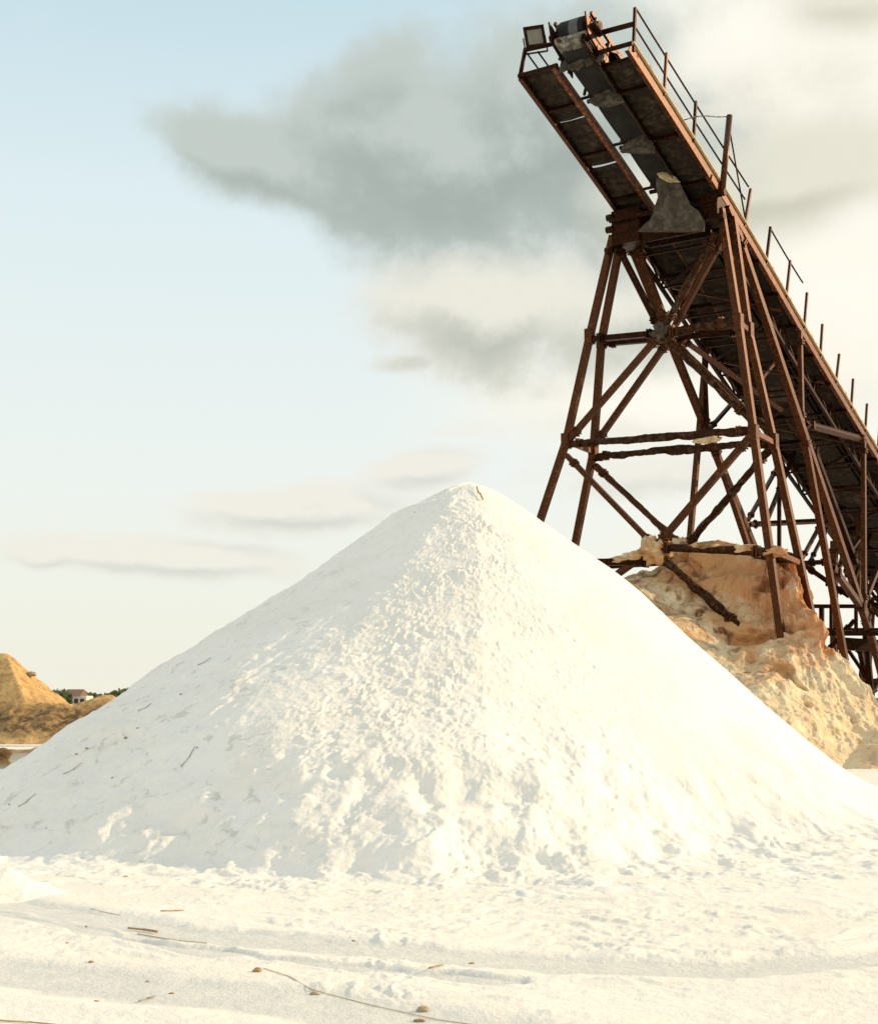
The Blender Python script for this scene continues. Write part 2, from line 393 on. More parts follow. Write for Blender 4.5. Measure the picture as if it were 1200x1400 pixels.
M_LEAF = mat('scrub_leaves', flat((.075, .10, .03), .8)); M_BARK = mat('scrub_bark', flat((.10, .07, .045), .9)); M_HILL = mat('far_scrub_hill', flat((.10, .12, .05), .9))
def m_water(g):
    n = g.noise(g.vm('MULTIPLY', g.pos, (1, 3, 1)), 1.2, 4, .6).outputs[0]
    setp(g, (.30, .31, .24), .22, bump(g, n, .02, .25), spec=.5)
M_WATER = mat('brine', m_water)

# ------------------------------------------------------------------ measured places: a line of sight met with a plane of the real structure
def sight(px, py):
    cp, sp_ = math.cos(PITCH), math.sin(PITCH)
    a, b = px-600, 700-py
    return Vector((a, F*cp-b*sp_, F*sp_+b*cp))
EYEP = Vector((0, 0, EYE))
def on_ground(px, py, z=0.0):
    r = sight(px, py); t = (z-EYE)/r.z; return EYEP+r*t
def at_dist(px, py, y):
    r = sight(px, py); return EYEP+r*(y/r.y)

# ------------------------------------------------------------------ ground (one sheet to the horizon)
def pline(pts):
    return np.array([[on_ground(*p).x, on_ground(*p).y] for p in pts])
TRACKS = [(pline([(-260, 1188), (0, 1232), (230, 1276), (480, 1300), (760, 1322), (1000, 1330), (1230, 1312), (1400, 1290)]), .30),
          (pline([(-200, 1205), (0, 1250), (230, 1298), (480, 1326), (700, 1345)]), .10),
          (pline([(-300, 1290), (0, 1334), (180, 1352), (420, 1372), (640, 1408), (800, 1440)]), .36)]
def seg_dist(x, y, L):
    d = np.full(x.shape, 1e9)
    for a, b in zip(L[:-1], L[1:]):
        ab = b-a; t = np.clip(((x-a[0])*ab[0]+(y-a[1])*ab[1])/(ab@ab), 0, 1)
        d = np.minimum(d, np.hypot(x-a[0]-t*ab[0], y-a[1]-t*ab[1]))
    return d
def ground_h(x, y, damp=False):
    r = np.hypot(x, y); near = sm(r, 60, 34)
    wx, wy = x+.25*vnoise(x*1.3, y*1.3, seed=3), y+.25*vnoise(x*1.3, y*1.3, seed=4)
    big = fbm(x*.22, y*.22, oct=3, seed=5)*.05
    lump = fbm(wx*1.5, wy*2.6, oct=5, seed=11, gain=.58)
    clod = np.maximum(0, fbm(wx*5.5, wy*8.0, oct=3, seed=21, gain=.6))
    rough = .35+.65*sm(fbm(x*.3, y*.5, oct=3, seed=31), -.35, .25)
    rough = rough*(0.35+0.65*sm(x*0.5-(y-10)*.0+2.2, 0, 2.5))
    t = np.zeros_like(x); berm = np.zeros_like(x)
    for L, hw in TRACKS:
        d = seg_dist(x, y, L)+.12*fbm(x*2, y*2, oct=3, seed=41)
        t = np.maximum(t, sm(d, hw*1.25, hw*.7)); berm = np.maximum(berm, sm(d, hw*2.4, hw*1.5)*(1-sm(d, hw*1.5, hw)))
    h = big+(lump*.028+clod*.036)*rough*(1-.85*t)-.022*t+.010*berm
    h = h*near
    return (h, t*near) if damp else h
def make_ground():
    th = np.concatenate([np.linspace(-180, -24, 60, endpoint=False), np.linspace(-24, 24, 860, endpoint=False), np.linspace(24, 180, 60, endpoint=False)])
    rr = np.concatenate([[0.01, 1.5, 3, 4.5], np.geomspace(5.6, 34, 620), np.geomspace(34, 90, 90)[1:], np.geomspace(90, 6000, 40)[1:]])
    T, Q = np.meshgrid(np.radians(th), rr)
    x, y = Q*np.sin(T), Q*np.cos(T)
    z, damp = ground_h(x, y, True)
    P = np.stack([x, y, z], -1)
    o = grid_obj('ground', P, M_GROUND, wrap=True, flip=False)
    a = o.data.attributes.new('damp', 'FLOAT', 'POINT'); a.data.foreach_set('value', damp.reshape(-1).astype(np.float32))
    tag(o, kind='structure', label='white salt ground with tyre tracks', cat='ground')
make_ground()

# ------------------------------------------------------------------ the white salt pile
APX, APY, APH = 0.52, 22.0, 4.93
def interp_ang(deg, table):
    a = np.array([t[0] for t in table]); v = np.array([t[1] for t in table])
    return np.interp(deg, a, v)
def make_pile():
    th = np.concatenate([np.linspace(-180, 6, 1500, endpoint=False), np.linspace(6, 180, 220, endpoint=False)])
    rr = np.concatenate([np.linspace(0.003, 9.4, 420), np.linspace(9.5, 12.0, 70)])
    T, r = np.meshgrid(th, rr); t = np.radians(T)
    s = interp_ang(T, [(-180, .675), (-160, .66), (-135, .625), (-110, .60), (-90, .62), (-70, .72), (-45, .80), (-20, .86), (0, .86), (40, .80), (100, .74), (180, .675)])
    k = interp_ang(T, [(-180, .25), (-120, .16), (-90, .22), (-60, .55), (-30, .9), (0, .9), (40, .6), (180, .25)])
    a = .42
    x, y = APX+r*np.cos(t), APY+r*np.sin(t)
    cone = APH+s*a*.75-s*np.sqrt(r*r+a*a)
    cone = cone+fbm(x*.35, y*.35, oct=3, seed=51)*.22*sm(r, .3, 2.5)
    z = .5*(cone+np.sqrt(cone*cone+k*k))-k*.02*0     # soft toe
    z = z-.5*k*k/np.sqrt(cone*cone+k*k)*.4
    fr = sm(T, -128, -100)*sm(T, -8, -40)             # crumbly face towards the camera
    face = sm(r, .15, 1.2)
    body = sm(z, .0, .25)
    # downhill coordinate for elongated marks
    dn = r; ac = t*5.5
    wx = x+.10*vnoise(x*3, y*3, seed=60); wy = y+.10*vnoise(x*3, y*3, seed=61)
    clump = np.maximum(-.15, fbm(wx*6.0, wy*6.0, z*5.0, oct=4, seed=71, gain=.66))
    crumb = np.maximum(0, fbm(wx*15, wy*15, z*15, oct=3, seed=81, gain=.65))
    broad = fbm(x*1.3, y*1.3, z*1.3, oct=3, seed=75)
    edge = sm(T, -142, -118)*sm(T, -60, -92)*(sm(r, .2, 1.0))
    fine = (.45+.75*edge)*(.30+.70*sm(T, -50, -88))*(.7+.6*sm(broad, -.3, .4))
    d = fr*face*((clump*.026+crumb*.026)*fine+.015*broad)
    # crumbly ridge just below the summit
    d = d+.05*sm(r, .1, .5)*sm(r, 3.2, 1.0)*sm(T, -125, -105)*sm(T, -60, -85)*np.maximum(0, fbm(wx*5, wy*5, z*5, oct=3, seed=87))
    # streaks on the shaded flank
    lf = sm(T, -105, -135)
    d = d+lf*1.5*(.022*fbm(ac*2.2, dn*.45, oct=4, seed=91)+.022*fbm(x*4, y*4, z*4, oct=5, seed=95, gain=.62)+.05*np.maximum(0, fbm(x*1.6, y*1.6, z*1.6, oct=4, seed=96)-.12))
    d = d+(1-fr)*.008*fbm(x*5, y*5, z*5, oct=3, seed=97)
    # low ridges and slumps on the lower left flank that catch the low sun
    lr = sm(T, -163, -145)*sm(T, -112, -122)*sm(z, 3.0, 1.2)*sm(z, 0, .25)
    d = d+lr*(.13*np.maximum(0, fbm(ac*1.9, dn*.8, oct=4, seed=121, gain=.55)-.05)+.035*fbm(x*5, y*5, z*5, oct=3, seed=123, gain=.6))
    # slumps and scoops round the toe
    toe = (.45+.55*sm(T, -55, -80))*sm(z, 1.35, .65)*sm(z, -.02, .18)*sm(T, -128, -112)*sm(T, -20, -45)
    sc = fbm(ac*1.5, dn*1.0, oct=3, seed=101, gain=.5); sc2 = fbm(ac*3.4, dn*2.2, oct=3, seed=105)
    d = d+toe*(.16*np.clip(sc*1.4, -.7, .35)+.05*sc2)
    low = sm(z, .5, .1)*sm(z, -.3, .02)
    d = d+low*.06*fbm(wx*3, wy*3, oct=4, seed=111)
    z = z+d*np.sqrt(1+0*s)+0.0
    x = x+d*s*.5*np.cos(t); y = y+d*s*.5*np.sin(t)
    out = sm(r, 8.2, 11.5)
    zg = ground_h(x, y)
    z = np.where(r > 7.0, z*(1-out)+zg*out, z)
    z = z+zg*sm(z, .6, .1)*(1-out)
    # skirt sinks into the ground
    z = z-.10*sm(r, 10.2, 12.0)-.004
    o = grid_obj('salt_pile', np.stack([x, y, z], -1), M_SALT, wrap=True, flip=True)
    tag(o, 'large clean white cone of loose salt in the foreground, crumbly in front', 'salt pile')
    return x, y, z
PX_, PY_, PZ_ = make_pile()
def pile_point(px, py):
    """where a line of sight meets the white pile's surface"""
    r = sight(px, py); r = np.array(r)/r.length
    X, Y, Z = PX_.ravel(), PY_.ravel(), PZ_.ravel()
    v = np.stack([X, Y, Z-EYE], -1); t = v@r; dd = np.linalg.norm(v-t[:, None]*r, axis=1)
    ok = dd < .03
    if not ok.any(): ok = dd < dd.min()+.02
    i = np.argmin(np.where(ok, t, 1e9)); return Vector((X[i], Y[i], Z[i]))

# ------------------------------------------------------------------ conveyor frame: h along the ground, w across, d down the slope, n out of the deck
PL = Vector((2.09477813, 36.0, 17.58514625)); WID = 3.2
dv = Vector((0.52187208, 0.75837395, -0.39053616)); hv = Vector((0.56689019, 0.82379336, 0)); wv = Vector((0.82379336, -0.56689019, 0)); nv = Vector((0.22139112, 0.32172109, 0.92058759))
def C(u, v, n):
    bow = .15*math.sin(math.pi*u/12) if u < 12 else -.07*math.sin(min(math.pi/2, math.pi*(u-12)/12))
    if u < 0: bow = 0
    return PL+dv*u+wv*v+nv*(n+bow)
def onv(px, py, v):
    r = sight(px, py); P0 = PL+wv*v; t = (P0-EYEP).dot(wv)/r.dot(wv); return EYEP+r*t
def onh(px, py, h, lean=0.0, z0=14.6):
    # transverse plane at distance h along the conveyor; with lean it moves back as it goes down
    r = sight(px, py); nn = hv+Vector((0, 0, lean)); P0 = PL+hv*h; P0.z = z0
    t = (P0-EYEP).dot(nn)/r.dot(nn); return EYEP+r*t
def to_ground(P, Q, z=-0.2):
    """carry the member P->Q on until it stands in the ground"""
    t = (z-P.z)/(Q.z-P.z); return P+(Q-P)*t
def cbar(mb, u0, u1, v0, v1, n0, n1, step=1.0):
    k = max(1, int(round((u1-u0)/step)))
    us = [u0+(u1-u0)*i/k for i in range(k+1)]; vs = []
    for u in us: vs += [C(u, v0, n0), C(u, v1, n0), C(u, v1, n1), C(u, v0, n1)]
    fs = [(0, 3, 2, 1), (4*k, 4*k+1, 4*k+2, 4*k+3)]
    for i in range(k):
        b = 4*i
        for j in range(4): fs.append((b+j, b+(j+1) % 4, b+4+(j+1) % 4, b+4+j))
    mb.add(vs, fs); return mb
UE = 42.0   # lower end of the gallery
M_BELT_C = mat('black_cable', flat((.02, .02, .02), .6))
gal = empty('belt_conveyor', C(6, 1.6, -.5), 'long rusty belt conveyor sloping down to the right on tall steel trestles', 'conveyor')
def channel(u0, u1, v, h0, h1, out, mt, name='stringer'):
    mb = MB(); cbar(mb, u0, u1, v-.012, v+.012, h0, h1); f = .09*out
    a, b = sorted((v+.012*out, v+.012*out+f))
    cbar(mb, u0, u1, a, b, h0, h0+.018); cbar(mb, u0, u1, a, b, h1-.018, h1)
    return mb.build(name, mt, gal)
channel(-.05, UE, 0.02, -.20, .05, 1, M_RUST); channel(-.05, 4.9, 3.18, -.24, .05, -1, M_RUST); channel(4.9, UE, 3.18, -.24, .05, -1, M_SUNRUST)
channel(-.05, UE, 1.08, -.16, .04, -1, M_SUNRUST); channel(-.7, UE, 2.16, -.18, .04, 1, M_DARK)
channel(-.7, UE, 1.44, .06, .18, 1, M_RUST)
mb = MB(); cbar(mb, 5.0, UE, 3.195, 3.235, -.30, -.10); mb.build('stringer', M_SUNRUST, gal)
mb = MB(); cbar(mb, 0.0, UE, 3.06, 3.26, .052, .10, .5)
for i in range(150):
    u = random.uniform(.2, 30); s_ = random.uniform(.015, .045)
    mb.blob(C(u, 3.22, .09), s_*1.6, s_, s_*.9, .4, i, 8, 6)
mb.build('salt_crust', M_EDGE, gal)
for v_, n_, sg in ((2.24, -.22, .05),):
    mb = MB(); u = .2
    while u < 24: mb.tube(C(u, v_, n_), C(u+1.9, v_, n_), .016, seg=6, sag=sg); u += 1.9
    mb.build('power_cable', M_BELT_C, gal)
# walkways: dished, corrugated plates seen from below
def walkway(v0, v1, u0, u1, seed, gaps):
    cuts = [u0]
    u = u0
    while u < u1:
        u += 1.9; cuts.append(min(u, u1))
    for i, (a, b) in enumerate(zip(cuts[:-1], cuts[1:])):
        if b-a < .2: continue
        gp = .03 if i in gaps else -.03
        nu, nw = 40, 12; U = np.linspace(a+.02+gp, b-.02, nu); V = np.linspace(v0, v1, nw)
        uu, vv = np.meshgrid(U, V, indexing='ij')
        k = (vv-v0)/(v1-v0)
        nn = -.035*np.sin(math.pi*k)*(1+.5*vnoise(uu*1.1, vv, seed=seed))-.02*fbm(uu*4.5, vv*.7, oct=3, seed=seed+i)+.028*np.sin(uu*2*math.pi/.31+vnoise(uu, vv*.8, seed=seed+2)*1.5)
        pts = np.array([[tuple(C(uu[p, q], vv[p, q], nn[p, q])) for q in range(nw)] for p in range(nu)])
        top = pts+np.array(nv)*.02
        m_ = MB(); n_ = nu*nw
        vs = [tuple(p) for p in pts.reshape(-1, 3)]+[tuple(p) for p in top.reshape(-1, 3)]
        fs = []
        for p in range(nu-1):
            for q in range(nw-1):
                i0 = p*nw+q; fs.append((i0, i0+1, i0+nw+1, i0+nw)); fs.append((n_+i0, n_+i0+nw, n_+i0+nw+1, n_+i0+1))
        for p in range(nu-1):
            for q in (0, nw-1):
                i0 = p*nw+q; fs.append((i0, i0+nw, n_+i0+nw, n_+i0))
        for q in range(nw-1):
            for p in (0, nu-1):
                i0 = p*nw+q; fs.append((i0, n_+i0, n_+i0+1, i0+1))
        m_.add(vs, fs, True); m_.build('walkway_plate', M_DECK, gal)
walkway(.06, 1.06, .02, UE, 201, (1, 2)); walkway(2.20, 3.14, .35, UE, 301, ())
# closed belly under the belt on the lower run
mb = MB(); cbar(mb, 6.3, UE, 1.12, 2.14, -.30, -.28); mb.build('belly_plate', M_DECK, gal)
# cross members
k = 0
u = 1.35
while u < UE:
    full = u > 5.5
    mb = MB()
    if full: cbar(mb, u-.05, u+.05, .05, 3.15, -.34, -.20)
    else:
        cbar(mb, u-.04, u+.04, .11, 1.09, -.15, -.05); cbar(mb, u-.04, u+.04, 2.18, 3.08, -.18, -.06)
        cbar(mb, u-.03, u+.03, 1.08, 2.16, .02, .08)
    mb.build('cross_member', M_DARK, gal); u += 1.9 if not full else 1.55; k += 1
# zig-zag bracing below the lower run
u = 7.0; sgn = 0
while u < 34:
    a, b = (.15, 3.05) if sgn else (3.05, .15)
    MB().angle(C(u, a, -.40), C(u+1.9, b, -.40), .07).build('sway_brace', M_RUST if sgn else M_DARK, gal); u += 1.9; sgn = 1-sgn
# lower chord and lattice of the gallery truss (left side, in shade)
for v in (.35, 2.85):
    mb = MB(); cbar(mb, 6.5, UE, v-.05, v+.05, -.95, -.85); mb.build('lower_chord', M_DARK, gal)
u = 6.8
while u < 30:
    for v in (.35, 2.85):
        mb = MB(); mb.bar(C(u, v, -.3), C(u, v, -.9), .05, .05); mb.bar(C(u, v, -.3), C(u+1.5, v, -.9), .04, .05); mb.build('lattice_web', M_DARK, gal)
    mb = MB(); mb.bar(C(u, .35, -.9), C(u, 2.85, -.9), .06, .06); mb.build('cross_tie', M_DARK, gal); u += 1.5
# belt: return strand, carrying strand, head drum wrap
bu = [-.35+i*.25 for i in range(int((UE+.35)/.25)+1)]
def strand(n0, prof, thick, name, u_from=-.35):
    us = [u for u in bu if u >= u_from]; m_ = MB(); vs = []; q = len(prof)
    for u in us:
        sag = .03*abs(math.sin(math.pi*(u-1.35)/1.9))
        for v, dn in prof: vs.append(C(u, v, n0+dn-(sag if n0 < .1 else 0)))
        for v, dn in prof: vs.append(C(u, v, n0+dn+thick-(sag if n0 < .1 else 0)))
    fs = []; st = 2*q
    for i in range(len(us)-1):
        for j in range(q-1):
            a = i*st+j; fs.append((a, a+st, a+st+1, a+1)); b = a+q; fs.append((b, b+1, b+st+1, b+st))
        for j in (0, q-1): a = i*st+j; fs.append((a, a+q, a+q+st, a+st))
    for e in (0, len(us)-1):
        for j in range(q-1): a = e*st+j; fs.append((a, a+1, a+1+q, a+q))
    m_.add(vs, fs, True); return m_.build(name, M_BELT, gal)
B0, B1 = 1.42, 2.12
strand(-.04, [(B0+(B1-B0)*i/6, -.02*math.sin(math.pi*i/6)) for i in range(7)], .018, 'return_belt')
strand(.62, [(B0-.05, .16), (B0+.12, .06), (B0+.26, 0), (B1-.26, 0), (B1-.12, .06), (B1+.05, .16)], .018, 'carrying_belt', .3)
mb = MB()
DC = (-.42, .50)        # drum centre (u, n)
a0 = C(DC[0], B0-.08, DC[1]); a1 = C(DC[0], B1+.08, DC[1])
mb.tube(a0, a1, .30, seg=28); mb.build('head_drum', M_DARK, gal)
MB().tube(C(DC[0], B0-.42, DC[1]), C(DC[0], B1+.34, DC[1]), .05, seg=10).build('drum_shaft', M_DARK, gal)
def wrap():
    m_ = MB(); vs = []; n = 26
    for i in range(n+1):
        a = math.radians(-95+ -200*i/n)       # under the drum, round the front, over the top
        for rad in (.315, .335):
            for v in (B0, B1): vs.append(C(DC[0], v, DC[1])+dv*(rad*math.cos(a))+nv*(rad*math.sin(a)))
    fs = []
    for i in range(n):
        b = 4*i; fs += [(b, b+1, b+5, b+4), (b+2, b+6, b+7, b+3), (b, b+4, b+6, b+2), (b+1, b+3, b+7, b+5)]
    fs += [(0, 2, 3, 1), (4*n, 4*n+1, 4*n+3, 4*n+2)]
    m_.add(vs, fs, True)
    # runs from the drum to both strands
    for a_, (u2, n2) in ((-95, (.32, -.05)), (-295, (.45, .66))):
        a = math.radians(a_); p = [C(DC[0], v, DC[1])+dv*(.325*math.cos(a))+nv*(.325*math.sin(a)) for v in (B0, B1)]
        q = [C(u2, v, n2) for v in (B0, B1)]; o = nv*.012
        m_.hexa([p[0]-o, p[1]-o, p[1]+o, p[0]+o, q[0]-o, q[1]-o, q[1]+o, q[0]+o])
    return m_.build('belt_wrap', M_BELT, gal)
wrap()
# lighter worn stripe round the belt wrap
mb = MB(); vs = []; n = 26
for i in range(n+1):
    a = math.radians(-95-200*i/n)
    for v in (B0+.30, B0+.55): vs.append(C(DC[0], v, DC[1])+dv*(.339*math.cos(a))+nv*(.339*math.sin(a)))
mb.add(vs, [(2*i, 2*i+2, 2*i+3, 2*i+1) for i in range(n)], True); mb.build('worn_stripe', mat('worn_rubber', flat((.085, .085, .08), .7)), gal)
# drum side frames, bearings, braces
for v, mt in ((B0-.17, M_DARK), (B1+.16, M_RUST)):  # brighter rust on the right frame puts sunlight into its colour
    mb = MB()
    mb.hexa([C(-.62, v-.02, .10), C(-.62, v+.02, .10), C(.55, v+.02, .0), C(.55, v-.02, .0), C(-.95, v-.02, .52), C(-.95, v+.02, .52), C(.35, v+.02, .42), C(.35, v-.02, .42)])
    mb.bar(C(-.15, v, .1), C(.95, v, .86), .07, .07); mb.bar(C(-.7, v, .72), C(1.6, v, .70), .07, .09)
    mb.bar(C(.35, v, .0), C(.35, v, .8), .06, .06); mb.bar(C(1.2, v, .0), C(1.2, v, .75), .06, .06)
    mb.build('drum_frame', mt, gal)
for v in (B0-.26, B1+.26):
    mb = MB(); mb.tube(C(DC[0], v-.07, DC[1]), C(DC[0], v+.07, DC[1]), .12, seg=16); mb.bar(C(DC[0]-.2, v, DC[1]-.12), C(DC[0]+.2, v, DC[1]-.12), .12, .08)
    mb.tube(C(DC[0]-.17, v, DC[1]-.2), C(DC[0]-.17, v, DC[1]+.12), .025, seg=6); mb.tube(C(DC[0]+.17, v, DC[1]-.2), C(DC[0]+.17, v, DC[1]+.12), .025, seg=6)
    mb.build('bearing', M_DARK, gal)
# scraper plate and caked salt under the drum
mb = MB(); p = [C(-.22, B0-.02, -.02), C(-.22, B1+.10, -.02), C(-.62, B1+.12, .06), C(-.62, B0-.08, .06)]
mb.hexa([*p, *[q+nv*.02-dv*.02 for q in p]]); q = [C(-.62, B0-.08, .06), C(-.62, B1+.12, .06), C(-.68, B1+.12, .16), C(-.68, B0-.08, .16)]
mb.hexa([*q, *[z_+dv*.02 for z_ in q]]); mb.build('scraper_plate', M_PLATE, gal)
def curtain(u, v0, v1, n0, lens, thick, seed, name='salt_crust', mt=None, lean=0.0):
    """ragged slab of caked salt hanging across the belt; lens(k) gives (top, bottom) in n"""
    nu, nn_ = 40, 18; front = []; back = []
    for i in range(nu+1):
        k = i/nu; top, bot = lens(k); v = v0+(v1-v0)*k
        for j in range(nn_+1):
            q = j/nn_; n = top+(bot-top)*q
            th = thick*(.35+.65*math.sin(math.pi*min(1, max(0, k)))**.5)*(1-.55*q)
            nz = float(fbm(np.array([v*3.0+seed]), np.array([n*3.0]), oct=4, seed=seed, gain=.6))
            front.append(C(u+lean*(n-n0)-th-nz*.07, v, n0*0+n)); back.append(C(u+lean*(n-n0)+th+nz*.05, v, n))
    st = nn_+1; N = len(front); fs = []
    for i in range(nu):
        for j in range(nn_):
            a = i*st+j; fs.append((a, a+1, a+st+1, a+st)); b = a+N; fs.append((b, b+st, b+st+1, b+1))
    for i in range(nu):
        for j in (0, nn_): a = i*st+j; fs.append((a, a+st, a+N+st, a+N))
    for j in range(nn_):
        for i in (0, nu): a = i*st+j; fs.append((a, a+N, a+N+1, a+1))
    m_ = MB(); m_.add(front+back, fs, True); return m_.build(name, mt or M_HANG, gal)
rg = lambda k, s, a=.06, f=9: a*float(fbm(np.array([k*f+s]), np.array([s*1.7]), oct=3, seed=int(s)))
curtain(.05, B0-.25, B1+.30, 0, lambda k: (.10+rg(k, 3), -.22+rg(k, 5, .16, 14)), .10, 5)
def slab(rows, h, thick, seed, mt, par, nx=26):
    """lumpy sheet of caked salt hanging across the conveyor; rows give its left and right edge at each height"""
    ys = [r_[0] for r_ in rows]; ny = 30; front = []; back = []
    for j in range(ny+1):
        y = ys[0]+(ys[-1]-ys[0])*j/ny
        xl = float(np.interp(y, ys, [r_[1] for r_ in rows])); xr = float(np.interp(y, ys, [r_[2] for r_ in rows]))
        for i in range(nx+1):
            k = i/nx; jag = 1.6*float(fbm(np.array([j*.35+seed]), np.array([k*2.0]), oct=3, seed=seed))
            P_ = onh(xl+(xr-xl)*k+jag, y+1.5*float(fbm(np.array([k*7.0+seed]), np.array([3.3]), oct=3, seed=seed+1)), h)
            th = thick*(.25+.75*math.sin(math.pi*min(1, max(0, k)))**.5)*(.35+.65*j/ny)
            nz = .10*float(fbm(np.array([P_.x*3.0+seed]), np.array([P_.z*3.0]), oct=4, seed=seed, gain=.6))
            front.append(P_-hv*(th+nz)); back.append(P_+hv*(th+nz*.5))
    st = nx+1; N = len(front); fs = []
    for j in range(ny):
        for i in range(nx):
            a = j*st+i; fs.append((a, a+st, a+st+1, a+1)); b = a+N; fs.append((b, b+1, b+st+1, b+st))
    for j in range(ny):
        for i in (0, nx): a = j*st+i; fs.append((a, a+st, a+N+st, a+N))
    for i in range(nx):
        for j in (0, ny): a = j*st+i; fs.append((a, a+N, a+N+1, a+1))
    m_ = MB(); m_.add(front+back, fs, True); return m_.build('salt_crust', mt, par)
hat = lambda px_, py_, v: (onv(px_, py_, v)-PL).dot(hv)
slab([(118, 819, 823), (123, 815, 838), (128, 811, 846), (134, 806, 852), (139, 805, 852), (144, 812, 832)], hat(830, 120, 1.65)-.5, .16, 9, M_HANG, gal)
slab([(176, 869, 874), (184, 864, 882), (192, 858, 890), (200, 851, 895), (208, 849, 893)], hat(872, 178, 1.65)-.5, .14, 13, M_HANG, gal)
for u in [1.35+1.9*i for i in range(14)]:
    MB().tube(C(u, B0-.12, -.12), C(u, B1+.10, -.12), .06, seg=12).build('return_roller', M_DARK, gal)
    mb = MB()
    mb.tube(C(u, B0+.24, .54), C(u, B1-.24, .54), .055, seg=10); mb.tube(C(u, B0-.06, .68), C(u, B0+.20, .55), .055, seg=10); mb.tube(C(u, B1-.20, .55), C(u, B1+.06, .68), .055, seg=10)
    mb.build('trough_roller', M_DARK, gal)
    mb = MB(); mb.bar(C(u, B0-.15, .45), C(u, B1+.15, .45), .06, .05); mb.bar(C(u, B0-.13, .05), C(u, B0-.13, .72), .05, .05); mb.bar(C(u, B1+.13, .05), C(u, B1+.13, .72), .05, .05)
    mb.build('idler_frame', M_RUST, gal)
# railing along the right edge
posts = [((868, 10), (866, 64)), ((911, 72), (908, 124)), ((951, 138), (948, 188)), ((1026, 258), (1018, 306)), ((1053, 310), (1047, 360)), ((1080, 356), (1075, 402)),
         ((1103, 400), (1099, 447)), ((1124, 443), (1121, 489)), ((1147, 484), (1142, 528)), ((1166, 518), (1163, 563)), ((1185, 552), (1182, 598)), ((1202, 585), (1199, 628))]
tops = []
for i, (a, b) in enumerate(posts):
    B = onv(*b, 3.2); A = onv(*a, 3.2)
    MB().bar(B-(A-B).normalized()*.12, A, .07, .07, up=hv).build('railing_post', M_DARK if i in (0, 2, 4) else M_RUST, gal); tops.append((A, B))
for (a, b) in (((869, 11), (1023, 255)), ((869, 38), (1018, 272)), ((1054, 314), (1097, 386))):
    A, B = onv(*a, 3.2), onv(*b, 3.2); MB().tube(A, B, .026, seg=8, sag=.03).build('handrail', M_DARK, gal)
A, B = onv(997, 158, 3.3), onv(987, 262, 3.3); MB().tube(B, A, .085, seg=12).build('tall_post', M_RUST, gal)
pts = [onv(*p, 3.25) for p in ((934, 164), (950, 159), (965, 158), (980, 159.5), (996, 159))]
mb = MB()
for p, q in zip(pts[:-1], pts[1:]): mb.tube(p, q, .015, seg=6)
mb.build('stay_wire', M_RUST, gal)
mb = MB(); mb.tube(onv(997, 176, 3.3), onv(1018, 296, 3.2), .022, seg=6); mb.build('stay_wire', M_DARK, gal)
# head end frame, cross rails at the right and the floodlight bracket at the left
mb = MB(); mb.bar(C(-.05, -.02, -.06), C(-.05, 1.15, -.06), .07, .09); mb.build('end_beam', M_DARK, gal)
mb = MB(); mb.bar(C(-.05, 2.1, -.02), C(-.05, 3.25, -.02), .06, .10); mb.bar(C(.38, 2.1, -.04), C(.38, 3.2, -.04), .06, .06); mb.build('end_beam', M_DARK, gal)
A = onv(867, 32, 3.2); Bq = onv(822, 44, 2.3); mb = MB(); mb.bar(Bq, A, .09, .10); mb.build('cross_rail', M_DARK, gal)
for pa, pb, va, vb, r_ in (((711, 103), (718, 66), 0, 0, .055), ((717, 68), (758, 59), 0, .9, .06), ((720, 72), (736, 94), 0, .35, .025), ((735, 70), (751, 92), .3, .62, .025), ((765, 82), (772, 62), .95, 1.1, .05)):
    MB().tube(onv(*pa, va), onv(*pb, vb), r_, seg=8).build('bracket_bar', M_DARK, gal)
lamp = onv(731, 50, .3)
lf = Vector((.05, -1, -.12)).normalized(); lx = Vector((1, .05, .18)).normalized(); ly = lx.cross(lf).normalized()
if ly.z < 0: ly = -ly
def lbox(mb, a0, a1, b0, b1, c0, c1, taper=1.0):
    P_ = lambda a, b, c, s=1: lamp+lx*a*s+ly*b*s+lf*c
    return mb.hexa([P_(a0, b0, c0, taper), P_(a1, b0, c0, taper), P_(a1, b1, c0, taper), P_(a0, b1, c0, taper), P_(a0, b0, c1), P_(a1, b0, c1), P_(a1, b1, c1), P_(a0, b1, c1)])
fl = empty('floodlight', lamp-ly*.3, 'small square floodlight with a dusty pale lens at the left corner of the conveyor head', 'floodlight')
mb = MB(); lbox(mb, -.26, .26, -.27, .27, -.24, -.02, .75); lbox(mb, -.27, -.20, -.28, .28, -.02, .05); lbox(mb, .20, .27, -.28, .28, -.02, .05); lbox(mb, -.20, .20, .20, .28, -.02, .05); lbox(mb, -.20, .20, -.28, -.20, -.02, .05)
mb.build('housing', M_DARK, fl); mb = MB(); lbox(mb, -.20, .20, -.20, .20, -.018, .01); mb.build('lens', M_GLASS, fl)
mb = MB(); lbox(mb, -.30, -.275, -.36, .04, -.16, -.08); lbox(mb, .275, .30, -.36, .04, -.16, -.08); lbox(mb, -.30, .30, -.385, -.36, -.17, -.07); mb.build('mounting_yoke', M_DARK, fl)

